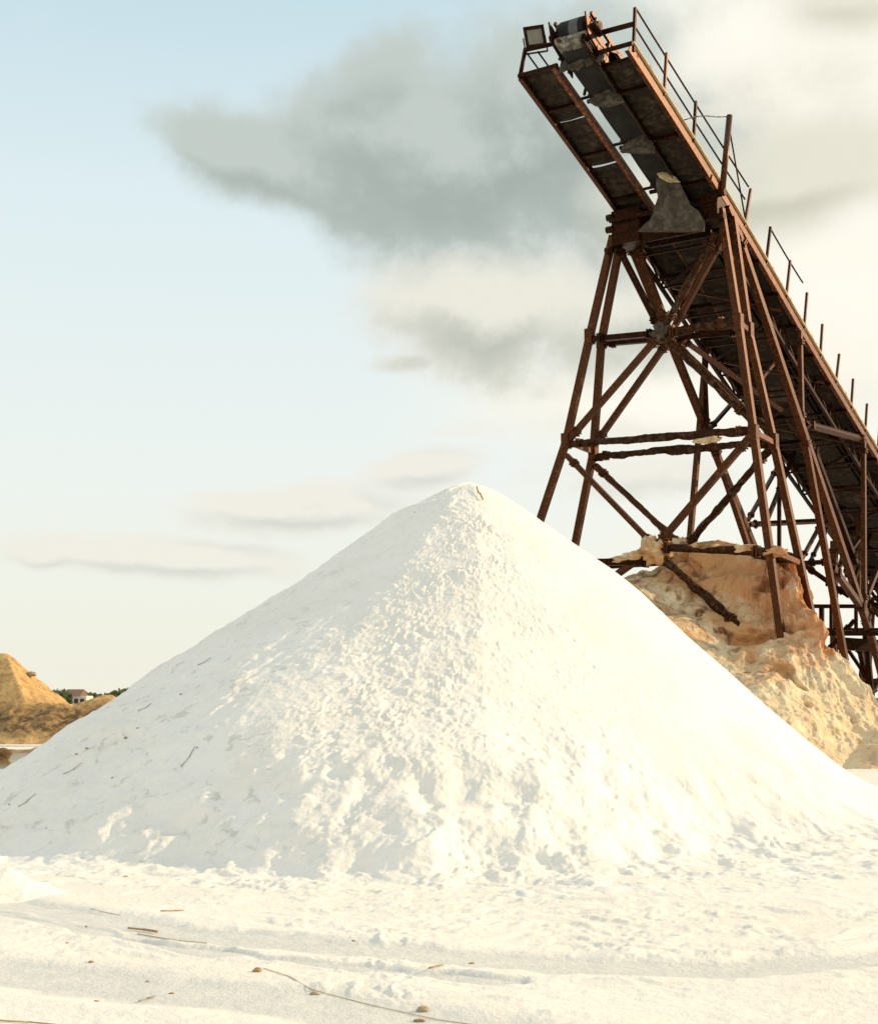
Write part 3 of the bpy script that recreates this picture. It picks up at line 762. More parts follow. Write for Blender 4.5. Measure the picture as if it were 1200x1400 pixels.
# ------------------------------------------------------------------ the main trestle under the head
HF = 5.19; LEAN = .145
Fp = lambda p: onh(*p, HF)                          # front frame plane (vertical)
Bp = lambda p: onh(*p, HF+.45, LEAN)                # back frame plane, leaning away
tr = empty('steel_trestle', PL+hv*6+wv*1.6-Vector((0, 0, PL.z)), 'tall rusty tubular steel trestle under the conveyor head, standing in the stained salt mound', 'trestle')
def section(mb, A, B, a):
    """rolled channel: web towards the camera side, two flanges"""
    A = Vector(A); B = Vector(B); t = (B-A).normalized()
    y = (hv-t*hv.dot(t))
    y = y.normalized() if y.length > .2 else t.orthogonal().normalized()
    x = t.cross(y).normalized(); w2 = a/2; th = .018
    if x.dot(wv) < 0: x = -x
    def slab_(x0, x1, y0, y1):
        c8 = [P_+x*p+y*q for P_ in (A, B) for p, q in ((x0, y0), (x1, y0), (x1, y1), (x0, y1))]; mb.hexa(c8)
    slab_(-w2, w2, -w2, -w2+th); slab_(w2-th, w2, -w2+th, w2); slab_(-w2, -w2+th, -w2+th, w2); slab_(-w2+th, w2-th, w2*.55, w2*.55+th)
    return mb
def member(par, A, B, r, name, mt, lump=0, flange=(1, 1), hang=0.0, seed=0, ext=0.0):
    A = Vector(A); B = Vector(B); t = (B-A).normalized(); A = A-t*ext; B = B+t*ext
    clean = lump <= .02
    if clean: body = section(MB(), A, B, r*1.85).build(name, mt, par)
    else: body = MB().tube(A, B, r, seg=12, lump=lump*.7, hang=hang*.8, seed=seed).build(name, mt, par)
    for e, P_, s_ in ((flange[0], A, t), (flange[1], B, -t)):
        if e:
            mb = MB(); c = P_+s_*.32; mb.bar(c-t*.02, c+t*.02, r*3.1, r*2.7, up=hv)
            c2 = P_+s_*.40; mb.bar(c2-t*.015, c2+t*.015, r*3.0, r*3.0, up=hv)
            x = t.orthogonal().normalized(); y = t.cross(x)
            for k in range(4):
                a = k*math.pi/2+.5; q = c+(x*math.cos(a)+y*math.sin(a))*r*1.42
                mb.tube(q-s_*.05, q+s_*.15, .018, seg=6)
            mb.build('clamp', M_DARK if mt is M_DARK else M_RUST, body)
    return body
# legs
fl_ = [(838, 322), (806, 460), (774, 603), (738, 712)]; fr_ = [(985, 285), (1009, 440), (1030, 592), (1065, 850)]
bl_ = [(848, 330), (822, 466), (811, 618), (785, 750)]; br_ = [(1001, 296), (1023, 452), (1057, 604), (1112, 855)]
for pts, pf in ((fl_, Fp), (fr_, Fp), (bl_, Bp), (br_, Bp)):
    P_ = [pf(p) for p in pts]; g0 = to_ground(P_[-2], P_[-1])
    mb = MB()
    for a, b in zip(P_[:-1], P_[1:]): section(mb, a, b, .185)
    section(mb, P_[-1], g0, .185)
    for q in P_[1:-1]: mb.bar(q-Vector((0, 0, .22)), q+Vector((0, 0, .22)), .23, .23, up=hv)
    mb.build('leg', M_RUST, tr)
# ties between the front and back legs
for a, b in (((806, 460), (822, 466)), ((1009, 440), (1023, 452)), ((774, 603), (811, 618)), ((1030, 590), (1058, 606)), ((1052, 752), (1094, 770))):
    MB().bar(Fp(a), Bp(b), .10, .14).build('leg_tie', M_SUNRUST, tr)
X1, X3 = (904, 455), (896, 748); Y1, Y3 = (916, 462), (935, 750)
mem = [  # front frame
    (Fp, (842, 332), (903, 452), .085, 0, M_DARK), (Fp, (978, 318), (908, 448), .09, .06, M_CRPIPE),
    (Fp, (808, 464), X1, .085, 0, M_DARK), (Fp, X1, (1004, 439), .10, .07, M_CRPIPE),
    (Fp, X1, (776, 603), .085, 0, M_RUST), (Fp, X1, (1024, 572), .09, .05, M_CRPIPE),
    (Fp, (776, 607), (1028, 588), .085, .05, M_CRPIPE),
    (Fp, (774, 622), X3, .075, .02, M_RUST), (Fp, (1026, 596), X3, .09, .015, M_RUST),
    (Fp, (762, 769), (898, 768), .10, .01, M_DARK), (Fp, X3, (1052, 755), .105, .045, M_CRPIPE),
    (Fp, X3, (820, 802), .09, .02, M_RUST), (Fp, (898, 756), (1012, 858), .095, .075, M_CRPIPE),
    # back frame
    (Bp, (870, 335), (914, 450), .085, 0, M_RUST), (Bp, (988, 325), (921, 448), .08, 0, M_RUST),
    (Bp, (822, 470), Y1, .085, 0, M_DARK), (Bp, Y1, (1018, 452), .085, .03, M_DARK),
    (Bp, Y1, (813, 608), .085, 0, M_RUST), (Bp, Y1, (1050, 590), .085, .03, M_RUST),
    (Bp, (813, 624), (1055, 604), .085, .075, M_CRPIPE),
    (Bp, (813, 636), Y3, .08, .05, M_RUST), (Bp, (1052, 614), Y3, .085, .07, M_CRPIPE),
    (Bp, (785, 777), (935, 768), .08, .01, M_DARK), (Bp, Y3, (1094, 764), .10, .05, M_CRPIPE)]
for i, (pf, a, b, r_, lump, mt) in enumerate(mem):
    horiz = abs(a[1]-b[1]) < 30
    member(tr, pf(a), pf(b), r_, 'horizontal_beam' if horiz else 'brace', mt, lump, (1, 1), hang=.10 if lump >= .05 else 0, seed=i*3+1)
# node joints, caked with salt
for i, (pf, p, s_) in enumerate(((Fp, X1, .26), (Bp, Y1, .22), (Fp, (896, 752), .40), (Bp, (935, 752), .34))):
    MB().blob(pf(p), s_, s_*.8, s_*.95, .55, 31+i, 26, 18, 2.6).build('salt_crust', M_HANG if i < 2 else M_CRUST, tr)
MB().tube(Fp(X1), Bp(Y1), .09, seg=10).build('leg_tie', M_RUST, tr)
# salt draped over the lowest beam on the left and right
for i, (p, sx, sz) in enumerate((((872, 760), .55, .13), ((845, 766), .35, .10), ((960, 748), .45, .12), ((1020, 750), .35, .12), ((1058, 754), .34, .13), ((968, 601), .35, .11))):
    rot = Matrix.Rotation(math.atan2(wv.y, wv.x), 3, 'Z')
    MB().blob(Fp(p), sx, .14, sz, .5, 51+i, 34, 18, 1.5, rot).build('salt_crust', M_CRUST, tr)
# head block: big cross beam, packed corner boxes, gussets
mb = MB()
def tb(h0, h1, v0, v1, z0, z1):
    P_ = lambda h, v, z: Vector((PL.x+hv.x*h+wv.x*v, PL.y+hv.y*h+wv.y*v, z))
    mb.hexa([P_(h0, v0, z0), P_(h1, v0, z0), P_(h1, v1, z0), P_(h0, v1, z0), P_(h0, v0, z1), P_(h1, v0, z1), P_(h1, v1, z1), P_(h0, v1, z1)])
tb(4.95, 5.65, -.02, .85, 14.35, 15.35); tb(4.9, 5.7, 2.75, 3.22, 14.55, 15.25); tb(5.02, 5.10, .85, 2.75, 14.30, 14.62); tb(5.50, 5.58, .85, 2.75, 14.28, 14.60)
tb(4.93, 5.02, .85, 2.75, 14.60, 14.66); tb(4.86, 4.90, -.05, 3.25, 15.0, 15.12)
mb.build('head_beam', M_DARK, tr)
for v, z in ((-.06, 15.2), (-.08, 14.85), (-.12, 14.25), (3.3, 15.25), (3.26, 14.6)):
    MB().tube(PL+hv*5.0+wv*(v-.12)+Vector((0, 0, z-PL.z)), PL+hv*5.0+wv*(v+.12)+Vector((0, 0, z-PL.z)), .10, seg=10).build('bolt_knob', M_DARK, tr)
# sail-shaped sheet of salt hanging from the belt down to the head beam
M_LITSALT = mat('sunlit_salt_edge', flat((.50, .41, .23), .8))
hs_ = min(hat(900, 236, 1.7)-.15, 4.80)
slab([(233, 897, 901), (240, 896, 914), (247, 896, 927), (258, 897, 933), (268, 899, 937), (280, 897, 944), (290, 893, 955), (300, 889, 963), (308, 880, 964), (316, 873, 962)], hs_, .13, 23, M_HANG, gal, 34)
slab([(231, 896, 901), (236, 897, 912), (242, 901, 924), (249, 912, 929)], hs_-.10, .07, 37, M_LITSALT, gal)  # lit top edge of the sheet, sunlight painted as a pale strip
# raking struts that run back from the head
for a, b, v, g_ in (((860, 327), (1027, 740), .1, 1), ((1007, 317), (1186, 857), 3.2, 1)):
    A, B = onv(*a, v), onv(*b, v); member(tr, A, to_ground(A, B), .11, 'raking_strut', M_RUST, 0, (1, 0))
A, B = onv(975, 605, .45), onv(1020, 740, .45); member(tr, A, to_ground(A, B), .09, 'raking_strut', M_RUST, 0, (1, 0))
A, B = Bp((930, 462)), onv(1068, 560, 1.9); member(tr, A, B, .075, 'raking_strut', M_RUST, 0, (1, 0))
A, B = onv(994, 282, 3.28), onv(1012, 325, 3.28); member(tr, A, B, .07, 'brace', M_RUST, 0, (0, 0))

# ------------------------------------------------------------------ trestles further down the gallery
t2 = empty('steel_trestle', PL+hv*12.5+wv*1.6-Vector((0, 0, PL.z)), 'dark tubular trestle behind the main one, seen through its raking struts', 'trestle')
t3 = empty('steel_trestle', PL+hv*17.5+wv*1.6-Vector((0, 0, PL.z)), 'lower right trestle with the vertical hanger and crossed diagonals at the edge of the photo', 'trestle')
L_, R_, C_ = 0.0, 3.2, 1.6
def mem2(par, lst):
    for i, (a, b, va, vb, r_, nm, gnd) in enumerate(lst):
        A, B = onv(*a, va), onv(*b, vb)
        if gnd: B = to_ground(A, B)
        member(par, A, B, r_, nm, M_RUST if (va == R_ or i % 3 == 0) else M_DARK, 0, (1, 0 if gnd else 1))  # brighter rust on right-side members paints them sunlit, the rest mostly darker
mem2(t2, [((967, 458), (944, 725), L_, L_, .085, 'leg', 1), ((961, 455), (967, 592), .3, .3, .06, 'hanger', 0), ((1093, 452), (1096, 584), R_, R_, .075, 'hanger', 0),
          ((1098, 590), (1160, 930), R_, R_, .10, 'leg', 1), ((970, 586), (1014, 536), L_, L_, .06, 'brace', 0), ((1038, 522), (1060, 495), R_, 2.6, .04, 'brace', 0),
          ((1062, 640), (1022, 712), L_, L_, .06, 'brace', 0), ((1086, 618), (1044, 722), .6, .6, .065, 'brace', 0), ((1083, 638), (1126, 708), .3, .3, .06, 'brace', 0),
          ((1025, 717), (1150, 711), L_, .8, .075, 'horizontal_beam', 0), ((1065, 655), (1065, 800), .6, .6, .06, 'leg', 1), ((1096, 770), (1140, 768), 1.0, 1.8, .08, 'horizontal_beam', 0),
          ((1096, 764), (1122, 716), .8, .8, .06, 'brace', 0), ((1108, 766), (1130, 722), 1.2, 1.2, .05, 'brace', 0), ((1098, 772), (1160, 815), 1.2, 2.2, .075, 'brace', 0)])
mem2(t3, [((1180, 602), (1181, 832), R_, R_, .08, 'hanger', 0), ((1102, 580), (1181, 601), R_, R_, .09, 'horizontal_beam', 0), ((1138, 776), (1181, 836), R_, R_, .10, 'brace', 0),
          ((1181, 832), (1212, 955), R_, R_, .09, 'leg', 1), ((1181, 836), (1193, 965), 2.7, 2.7, .08, 'leg', 1), ((1181, 824), (1206, 762), R_, R_, .075, 'brace', 0),
          ((1140, 740), (1140, 915), .9, .9, .12, 'leg', 1), ((1126, 897), (1168, 848), .9, 2.0, .07, 'brace', 0), ((1150, 875), (1198, 946), 1.0, 2.2, .06, 'brace', 0),
          ((1164, 931), (1215, 931), 1.6, 3.2, .08, 'horizontal_beam', 0), ((1172, 875), (1190, 955), 1.8, 1.8, .085, 'leg', 1), ((1158, 745), (1182, 800), .5, .5, .07, 'brace', 0),
          ((1123, 706), (1176, 790), .9, .9, .08, 'brace', 0), ((1178, 975), (1204, 925), 2.5, 2.5, .07, 'brace', 0), ((1155, 780), (1205, 840), .2, .2, .08, 'brace', 0),
          ((1168, 700), (1140, 800), .5, .5, .06, 'brace', 0), ((1200, 700), (1160, 815), 1.4, 1.4, .06, 'brace', 0), ((1130, 800), (1180, 730), 2.4, 2.4, .05, 'brace', 0),
          ((1172, 640), (1174, 830), 1.4, 1.4, .07, 'leg', 0), ((1210, 660), (1210, 860), 2.4, 2.4, .08, 'leg', 1), ((1108, 604), (1170, 770), 2.5, 2.5, .09, 'brace', 0)])
# two more trestles outside the frame carry the lower end
for i, (u, lab) in enumerate(((28.5, 'short trestle carrying the lower gallery beyond the right edge'), (37.5, 'shortest trestle at the foot of the gallery'))):
    tt = empty('steel_trestle', C(u, 1.6, -1)*1.0, lab, 'trestle'); tt.location.z = 0
    for du in (0, 1.2):
        for v, vb in ((.1, -.7), (3.1, 3.9)):
            A = C(u+du*.4, v, -.9); B = C(u+du*.4, vb, -.9)+hv*du*.6; B.z = -.2; member(tt, A, B, .09, 'leg', M_RUST)
        A = C(u+du*.4, .1, -.95); B = C(u+du*.4, 3.1, -.95); member(tt, A, B, .08, 'horizontal_beam', M_RUST)
        member(tt, C(u+du*.4, .1, -1.2), C(u+du*.4, 3.6, -4 if i == 0 else -1.9), .06, 'brace', M_RUST)
# service platform low on the right
pf = empty('service_platform', onv(1160, 868, 2.4), 'small dark service platform with a rail among the lower trestle legs', 'platform')
def hb(a, b, va, vb, sx, sz, nm, mt=M_DARK): MB().bar(onv(*a, va), onv(*b, vb), sx, sz).build(nm, mt, pf)
hb((1120, 866), (1225, 866), 1.4, 4.2, .10, .16, 'floor_beam'); hb((1110, 829), (1190, 829), 1.2, 3.2, .08, .13, 'rail'); hb((1123, 829), (1123, 864), 1.45, 1.45, .14, .14, 'post'); hb((1136, 829), (1136, 864), 1.9, 1.9, .10, .10, 'post')
hb((1170, 829), (1170, 864), 2.9, 2.9, .10, .10, 'post')
A = onv(1120, 862, 1.4); B = onv(1225, 862, 4.2); dd = hv*1.6
mb = MB(); mb.hexa([A, B, B+dd, A+dd, A+Vector((0, 0, .08)), B+Vector((0, 0, .08)), B+dd+Vector((0, 0, .08)), A+dd+Vector((0, 0, .08))]); mb.build('floor', M_DARK, pf)
hb((1148, 880), (1210, 884), 2.2, 3.2, .3, .40, 'floor_beam')
for px_ in (1150, 1186): member(pf, onv(px_, 866, 2.4), to_ground(onv(px_, 866, 2.4), onv(px_, 930, 2.4)), .07, 'post', M_DARK, 0, (0, 0))
# stone-like salt lump at the far right foot
# ------------------------------------------------------------------ stained salt mound round the trestle's feet
def make_mound():
    cx, cy = 9.2, 40.5
    th = np.concatenate([np.linspace(-195, 25, 860, endpoint=False), np.linspace(25, 165, 120, endpoint=False)])
    rr = np.linspace(0.01, 12.5, 500)
    T, r = np.meshgrid(th, rr); t = np.radians(T)
    x, y = cx+r*np.cos(t), cy+r*np.sin(t)
    rightp = np.interp(r, [0, .7, 1.1, 2.0, 2.8, 4.5, 6.5, 9, 12.5], [5.7, 5.5, 3.9, 1.6, .75, .25, .05, -.1, -.25])
    frontp = np.interp(r, [0, 1.0, 2.0, 2.9, 4.0, 6.0, 8.0, 9.6, 12.5], [5.7, 5.5, 4.5, 3.55, 2.9, 1.75, .75, .05, -.3])
    leftp = np.interp(r, [0, 1.5, 3.2, 4.6, 5.6, 7.0, 9.0, 11, 12.5], [5.7, 5.75, 5.3, 4.75, 3.7, 2.3, .8, -.05, -.3])
    aT = np.abs(T)
    wr = sm(T, -84, -48)*sm(T, 150, 60); wl = sm(-T, 112, 158)+sm(T, 110, 160); wl = np.clip(wl, 0, 1)*(1-wr); wf = 1-wr-wl
    z = wr*rightp+wl*leftp+wf*frontp
    # gully and crest lines
    z = z+.38*fbm(x*.55, y*.55, oct=4, seed=131)*sm(z, -.1, 1.2)
    g1 = fbm(t*6+vnoise(x*.6, y*.6, seed=7)*.8, r*.35, oct=4, seed=141, ridge=True)
    z = z+.30*(g1-.2)*sm(z, .2, 1.5)*sm(r, .6, 1.6)
    # the salt has been dug away in front of the trestle, so the lowest braces stand free
    sx_, sy_ = x-PL.x, y-PL.y
    hh = sx_*hv.x+sy_*hv.y-HF; vv = sx_*wv.x+sy_*wv.y
    zb = np.interp(vv, [-2, 1.0, 1.7, 3.4, 4.4, 5.2, 7], [4.9, 4.7, 4.3, 3.3, 3.2, 3.0, 1.0])+.25*fbm(x*.8, y*.8, oct=3, seed=191)
    lim = zb+np.where(hh > 0, 1.5*hh, .42*hh)
    z = np.where(z > lim, lim+.12*(z-lim), z)
    # crags: terraces broken by noise
    q = fbm(x*1.3, y*1.3, z*1.3, oct=4, seed=151, ridge=True, gain=.6)
    calm = .35+.65*sm(T, -125, -85)
    d = (.15*(q-.1)+.07*fbm(x*4, y*4, z*4, oct=4, seed=161, gain=.6)+.10*fbm(t*16, z*.7, oct=3, seed=163))*calm
    holes = sm(fbm(x*.9+5, y*.9, z*1.3, oct=3, seed=171), .28, .5); d = d-.45*holes*sm(z, .5, 1.5)
    # layered crust: overhanging ledge effect
    led = np.abs(((z+.35*fbm(x*.6, y*.6, oct=3, seed=181))/1.15) % 1-.5)*2
    d = d+.20*(sm(led, .25, .75)-.5)*sm(z, .4, 1.2)*sm(z, 2.2, 3.6)
    k = sm(z, -.1, .6)
    x = x+d*.85*np.cos(t)*k; y = y+d*.85*np.sin(t)*k; z = z+d*.45*k
    z = z-.25*sm(r, 11, 12.5)
    o = grid_obj('stained_salt_mound', np.stack([x, y, z], -1), M_CRUST, wrap=True, flip=True)
    tag(o, 'craggy salt mound stained cream and rust orange around the feet of the main trestle', 'salt mound')
make_mound()

# ------------------------------------------------------------------ old brown heaps, water and far land at the left
def heap(name, label, cx, cy, H, planes, half, seed, mt=M_BROWN, rough=.16, n=200, rnd=.12):
    g_ = np.linspace(-half, half, n); X, Y = np.meshgrid(g_, g_)
    Z = np.full(X.shape, H)
    for (ang, slope, off) in planes:       # plane falling towards azimuth ang (deg from +X) with the given slope from offset
        s_ = X*math.cos(R(ang))+Y*math.sin(R(ang)); v = H-slope*np.maximum(0, s_-off)
        Z = Z-np.maximum(0, Z-v+rnd*0)
    Z = Z+rough*fbm(X*.8, Y*.8, oct=5, seed=seed)*sm(Z, -.2, .6)+rough*.7*fbm(X*2.2, Y*2.2, Z*2, oct=3, seed=seed+3, ridge=True)*sm(Z, .1, .6)*.5
    e = np.maximum(np.abs(X), np.abs(Y)); Z = np.minimum(Z, 5.0)-.4*sm(e, half*.9, half)
    Z = np.maximum(Z, -.6)
    P = np.stack([X+cx, Y+cy, Z], -1)
    return tag(grid_obj(name, P, mt), label, 'salt heap', 'old salt heaps')
a = at_dist(0, 900, 60)
heap('salt_heap', 'tall brown salt heap with a sharp hip at the left edge', a.x+.15, 60, a.z+.2, [(-15, .97, .1), (-99, 1.0, .0), (90, 2.4, .1), (170, .7, 1.5)], 9, 401, n=320, rough=.11)
heap('salt_heap', 'low brown salt heap with dark hollows right beside the tallest heap', at_dist(112, 957, 57).x, 57, 1.25, [(0, .35, 2.0), (-90, .42, .5), (90, .5, 1), (180, .4, 2.2)], 8, 421, n=300, rough=.34)
heap('salt_heap', 'small grey shadowed salt heap nearly hidden by the white pile', at_dist(142, 962, 80).x, 80, 1.75, [(20, .6, .3), (-70, .62, .2), (110, .6, .3), (200, .55, .4)], 5, 441, mt=M_BROWN, n=160)
heap('salt_heap', 'small sandy heap in front of the far scrub', at_dist(146, 950, 130).x, 130, 2.05, [(0, .45, .3), (-90, .5, .2), (90, .6, .3), (180, .45, .4)], 6, 461, n=120, rough=.1)
# brine pan
def sheet(name, pts, z, mt):
    m_ = MB(); m_.add([(p.x, p.y, z) for p in pts], [tuple(range(len(pts)))]); return m_.build(name, mt)
wp = [on_ground(*p, .06) for p in ((-330, 1120), (90, 1120), (150, 1075), (150, 1032), (60, 1030), (-330, 1028))]
tag(sheet('water', wp, .06, M_WATER), 'shallow grey green brine pan at the left behind the white pile', 'water', kind='structure')
def bank(name, px0, px1, py, wdt, hgt, mt, seed, label):
    a, b = on_ground(px0, py), on_ground(px1, py); n = 160; vs = []
    for i in range(n+1):
        p = a.lerp(b, i/n)
        for k, (dy, dz) in enumerate(((-wdt, -.1), (-wdt*.4, hgt*.7), (0, hgt), (wdt*.5, hgt*.6), (wdt, -.1))):
            j = float(fbm(np.array([i*.35]), np.array([k*1.3]), oct=3, seed=seed))
            vs.append((p.x, p.y+dy+j*.3*wdt, dz+j*.12 if dz > 0 else dz))
    fs = [(i*5+k, (i+1)*5+k, (i+1)*5+k+1, i*5+k+1) for i in range(n) for k in range(4)]
    m_ = MB(); m_.add(vs, fs, True); return tag(m_.build(name, mt), label, 'bank')
bank('dirt_bank', -330, 190, 1030, .35, .12, M_BROWN, 5, 'low brown dirt bank along the far edge of the brine pan')
p = on_ground(-4, 1048); MB().blob(p+Vector((0, 0, .16)), .34, .3, .28, .4, 8).build('boulder', M_BROWN); tag(bpy.data.objects['boulder'], 'dark brown lump at the edge of the brine pan', 'boulder')
p = at_dist(43, 921, 60); q = MB().blob(p+Vector((0, 0, -.03)), .2, .12, .09, .5, 9).build('crust_lump', M_STONE); tag(q, 'small dark lump on the slope of the tallest brown heap', 'lump')
# far houses
hs = empty('house', at_dist(100, 957, 260)-Vector((0, 0, EYE)), 'low pale house with a brown roof in front of the far scrub', 'house')
def house():
    o = hs.location; w0, w1 = at_dist(91, 957, 260).x, at_dist(119, 957, 260).x; zt = at_dist(100, 951.5, 260).z; zr = at_dist(100, 944, 260).z
    mb = MB(); mb.box(((w0+w1)/2, 262, zt/2), w1-w0, 5, zt); mb.build('wall', M_WALL, hs)
    mb = MB(); e = .4; mb.add([(w0-e, 259, zt), (w1-1, 259, zt), (w1-1, 265, zt), (w0-e, 265, zt), (w0-e, 262, zr+.2), (w1-1, 262, zr+.2)], [(0, 1, 5, 4), (2, 3, 4, 5), (0, 4, 3), (1, 2, 5), (0, 3, 2, 1)]); mb.build('roof', M_ROOF, hs)
    for k in (.2, .5, .8): MB().box((w0+(w1-w0)*k, 259.45, zt*.6), .7, .1, zt*.35).build('window', M_OPEN, hs)
house()
# scrub trees behind: leaf clumps on short trunks
def tree(x, y, h, w, label, seed):
    rnd = random.Random(seed); t_ = empty('tree', (x, y, 0), label, 'tree', 'scrub trees on the horizon')
    mb = MB(); mb.tube((x, y, -.2), (x+rnd.uniform(-.3, .3), y, h*.6), .22, .1, seg=7)
    for k in range(4): a = rnd.uniform(0, 6.3); mb.tube((x, y, h*.35), (x+math.cos(a)*w*.3, y+math.sin(a)*w*.3, h*.75), .1, .04, seg=5)
    mb.build('trunk', M_BARK, t_)
    mb = MB()
    for k in range(420):
        a = rnd.uniform(0, 6.3); q = rnd.random()**.5; zz = h*(.28+.72*rnd.random()*(1-.45*q*q)); c = Vector((x+math.cos(a)*w*.5*q, y+math.sin(a)*w*.5*q, zz))
        s_ = rnd.uniform(.18, .42); e1 = Vector((rnd.gauss(0, 1), rnd.gauss(0, 1), rnd.gauss(0, 1))).normalized()*s_; e2 = e1.orthogonal().normalized()*s_*.7
        mb.add([c-e1, c+e2, c+e1, c-e2], [(0, 1, 2, 3)])
    mb.build('crown', M_LEAF, t_)
scr = [(70, 944, 240), (80, 942, 250), (88, 943, 255), (98, 944, 285), (108, 945, 280), (118, 946, 275), (127, 947, 285), (137, 949, 300), (150, 947, 230), (160, 944, 235), (168, 942, 240), (177, 940, 245), (188, 942, 250), (200, 944, 255)]
wh = ['leftmost of the far scrub trees, rising from behind the tall brown heap', 'second far scrub tree from the left', 'far scrub tree just left of the house', 'far scrub tree behind the left of the house roof',
      'far scrub tree behind the middle of the house', 'far scrub tree behind the right end of the house', 'low far scrub tree just right of the house', 'lowest far scrub tree, in the dip right of the house',
      'far scrub tree left of the dense clump behind the white pile', 'far scrub tree in the left half of the dense clump', 'far scrub tree in the middle of the dense clump', 'tallest far scrub tree, where the white pile meets the horizon',
      'far scrub tree just hidden by the edge of the white pile', 'far scrub tree farthest behind the white pile']
for i, ((px_, py_, dd_), lb) in enumerate(zip(scr, wh)):
    p = at_dist(px_, py_, dd_); tree(p.x, dd_, p.z, 2.8 if i < 8 else 3.4, lb, 900+i)
# low scrubby land behind everything
def hills():
    th = np.linspace(-60, 60, 400); rr = np.linspace(330, 420, 14); T, Q = np.meshgrid(np.radians(th), rr)
    hgt = (1.6+1.3*fbm(T*9, T*0, oct=4, seed=501))*np.sin(math.pi*(Q-330)/90)
    return tag(grid_obj('hills', np.stack([Q*np.sin(T), Q*np.cos(T), hgt-.05], -1), M_HILL), 'low dark scrub land along the horizon', 'hills', kind='structure')
hills()

# ------------------------------------------------------------------ small things on the salt
def gz(p): return float(ground_h(np.array([p.x]), np.array([p.y]))[0])
def gpt(px, py):
    p = on_ground(px, py); 
    for _ in range(3): p = on_ground(px, py, gz(p))
    return p
def stick(pts, r, mt, name, label, cat, group, on=gpt):
    P_ = [on(*p)+Vector((0, 0, r*.8)) for p in pts]; mb = MB()
    for a, b in zip(P_[:-1], P_[1:]): mb.tube(a, b, r*.45*random.uniform(.8, 1.1), seg=7)
    return tag(mb.build(name, mt), label, cat, group)
stick([(175, 1272), (196, 1274), (215, 1277)], .018, M_TWIG, 'twig', 'thickest brown twig lying at the left end of the long straw', 'twig', None)
stick([(220, 1247.5), (238, 1247), (251, 1246.5)], .012, M_TWIG, 'twig', 'short straight orange brown twig above the upper tyre track', 'twig', None)
stick([(188, 1278), (220, 1284), (250, 1288), (283, 1291)], .007, M_STRAW, 'straw', 'long curved straw trailing right from the thickest twig', 'straw', None)
stick([(118, 1242), (140, 1248), (165, 1253)], .007, M_STRAW, 'straw', 'pale straw left of the short straight twig', 'straw', None)
stick([(360, 1325), (395, 1336), (425, 1354), (455, 1362), (500, 1374), (545, 1384), (600, 1396), (660, 1404)], .005, M_STRAW, 'string', 'thin brown string winding between the brown lumps at the bottom of the photo', 'string', None)
stick([(190, 1372), (200, 1368), (212, 1365)], .012, M_DIRT, 'twig', 'dark little twig in the lower tyre track', 'twig', None)
stick([(586, 1326), (597, 1323), (606, 1322)], .011, M_TWIG, 'twig', 'reddish twig right of centre at the edge of the upper track', 'twig', None)
stick([(-40, 1396), (40, 1400), (100, 1406)], .010, M_STRAW, 'straw', 'straw at the bottom left corner', 'straw', None)
stick([(237, 1172), (268, 1175)], .010, M_STRAW, 'straw', 'pale straw at the toe of the white pile', 'straw', None)
def lumpb(px, py, s, label, mt=M_STONE, squash=.7, seed=0):
    p = gpt(px, py); s *= .5; return tag(MB().blob(p+Vector((0, 0, s*squash*.3)), s*1.25, s, s*squash, .45, seed, 16, 10, 2.0).build('clod', mt), label, 'clod', 'brown clods scattered on the salt')
for i, (px_, py_, s, lb) in enumerate([(352, 1329, .042, 'upright brown clod at the upper end of the string'), (431, 1360, .045, 'flat brown clod in the middle of the string'),
        (578, 1383, .050, 'dark brown clod just above the bottom edge, upper of the pair'), (574, 1397, .045, 'brown clod at the bottom edge, lower of the pair'),
        (172, 1199, .035, 'pale brown clod near the left toe of the white pile'), (202, 1343, .022, 'tiny clod above the lower tyre track'), (235, 1359, .024, 'tiny dark clod inside the lower tyre track'),
        (132, 1370, .026, 'small orange clod at the lower left'), (484, 1287, .024, 'small dark clod in the upper tyre track'), (645, 1318, .026, 'dark clod right of the reddish twig'),
        (830, 1187, .040, 'brown clod at the foot of the white pile right of centre'), (118, 1267, .018, 'tiny dark clod left of the thickest twig'), (92, 1290, .018, 'tiny brown clod left of centre between the tracks'), (125, 1316, .030, 'flat orange clod between the two tyre tracks')]):
    lumpb(px_, py_, s, lb, M_STONE if i % 3 else M_TWIG, .75 if i in (0, 2) else .45, 600+i)
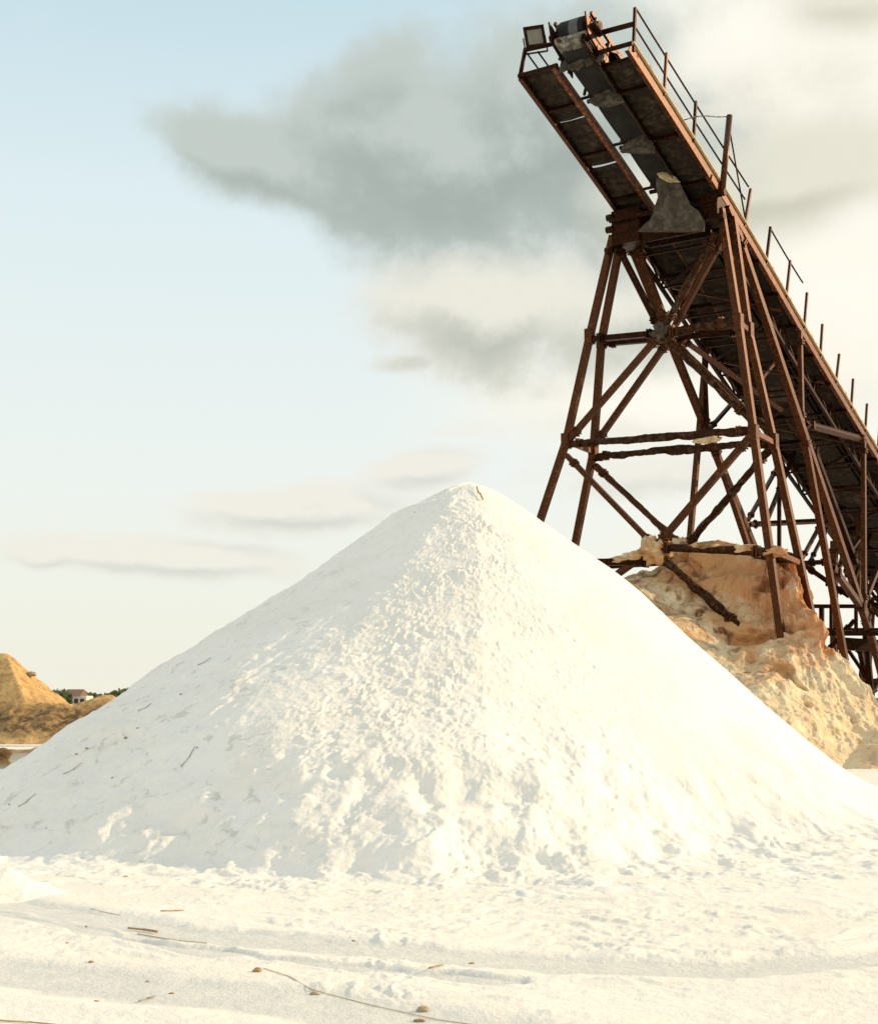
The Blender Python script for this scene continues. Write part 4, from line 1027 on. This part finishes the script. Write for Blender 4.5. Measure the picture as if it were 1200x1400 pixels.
# small heap of fresh salt at the left edge
def small_heap():
    g_ = np.linspace(-1.0, 1.0, 130); X, Y = np.meshgrid(g_, g_); c = on_ground(2, 1226)
    d = np.hypot(X/1.0, Y/.8); Z = .26*np.clip(1-d/.62, -.3, 1)+.03*fbm(X*7, Y*7, oct=4, seed=701)
    Z = np.where(d > .62, -.03-.1*(d-.62), Z)
    tag(grid_obj('salt_heap', np.stack([X+c.x-.15, Y+c.y+.3, Z+gz(c)], -1), M_SALT), 'little fresh white salt heap at the left edge of the foreground', 'salt heap')
small_heap()
# sticks and crumbs lying on the shaded flank and at the summit of the white pile
pts = [pile_point(*p) for p in ((654, 667), (655, 673), (659, 677), (662, 684))]
mb = MB()
for a, b in zip(pts[:-1], pts[1:]): mb.tube(a+Vector((0, -.02, .03)), b+Vector((0, -.02, .03)), .012, seg=6)
tag(mb.build('twig', M_TWIG), 'crooked brown twig stuck in the summit of the white pile', 'twig')
for i, (px_, py_, s, lb) in enumerate([(170, 1006, .035, 'dark crumb high on the shaded left flank'), (186, 993, .022, 'small dark crumb above the middle of the left flank'), (104, 1028, .03, 'dark crumb halfway down the left flank'),
        (119, 1020, .03, 'dark crumb right of the halfway crumb on the left flank'), (62, 1130, .022, 'crumb near the foot of the shaded flank'), (247, 946, .028, 'dark crumb under the skyline of the left flank'),
        (268, 1019, .022, 'crumb at the edge of the shade on the left flank'), (153, 1060, .022, 'lone crumb in the middle of the shaded flank'), (10, 1098, .025, 'crumb at the left edge of the photo'), (566, 698, .03, 'dark crumb near the skyline left of the summit')]):
    p = pile_point(px_, py_); tag(MB().blob(p+Vector((0, -.005, -.003)), s*.6, s*.5, s*.35, .4, 800+i, 10, 8).build('crumb', M_DIRT), lb, 'crumb', 'dark crumbs on the white pile')
for i, (a, b, lb) in enumerate([((84, 1057), (110, 1043), 'longest dark stick lying on the shaded flank, left of its middle'), ((188, 970), (207, 959), 'dark stick high on the shaded flank'), ((268, 908), (287, 897), 'dark stick just under the skyline'),
        ((22, 1103), (46, 1084), 'grey stick low on the shaded flank'), ((248, 1045), (268, 1018), 'thin upright stick at the edge of the shade')]):
    m_ = ((a[0]+b[0])/2, (a[1]+b[1])/2+1.5); P_ = [pile_point(*a), pile_point(*m_), pile_point(*b)]; mb = MB()
    for p, q in zip(P_[:-1], P_[1:]): mb.tube(p+Vector((0, -.005, .008)), q+Vector((0, -.005, .008)), .005, .003, seg=6)
    tag(mb.build('stick', M_DIRT), lb, 'stick', 'sticks on the white pile')
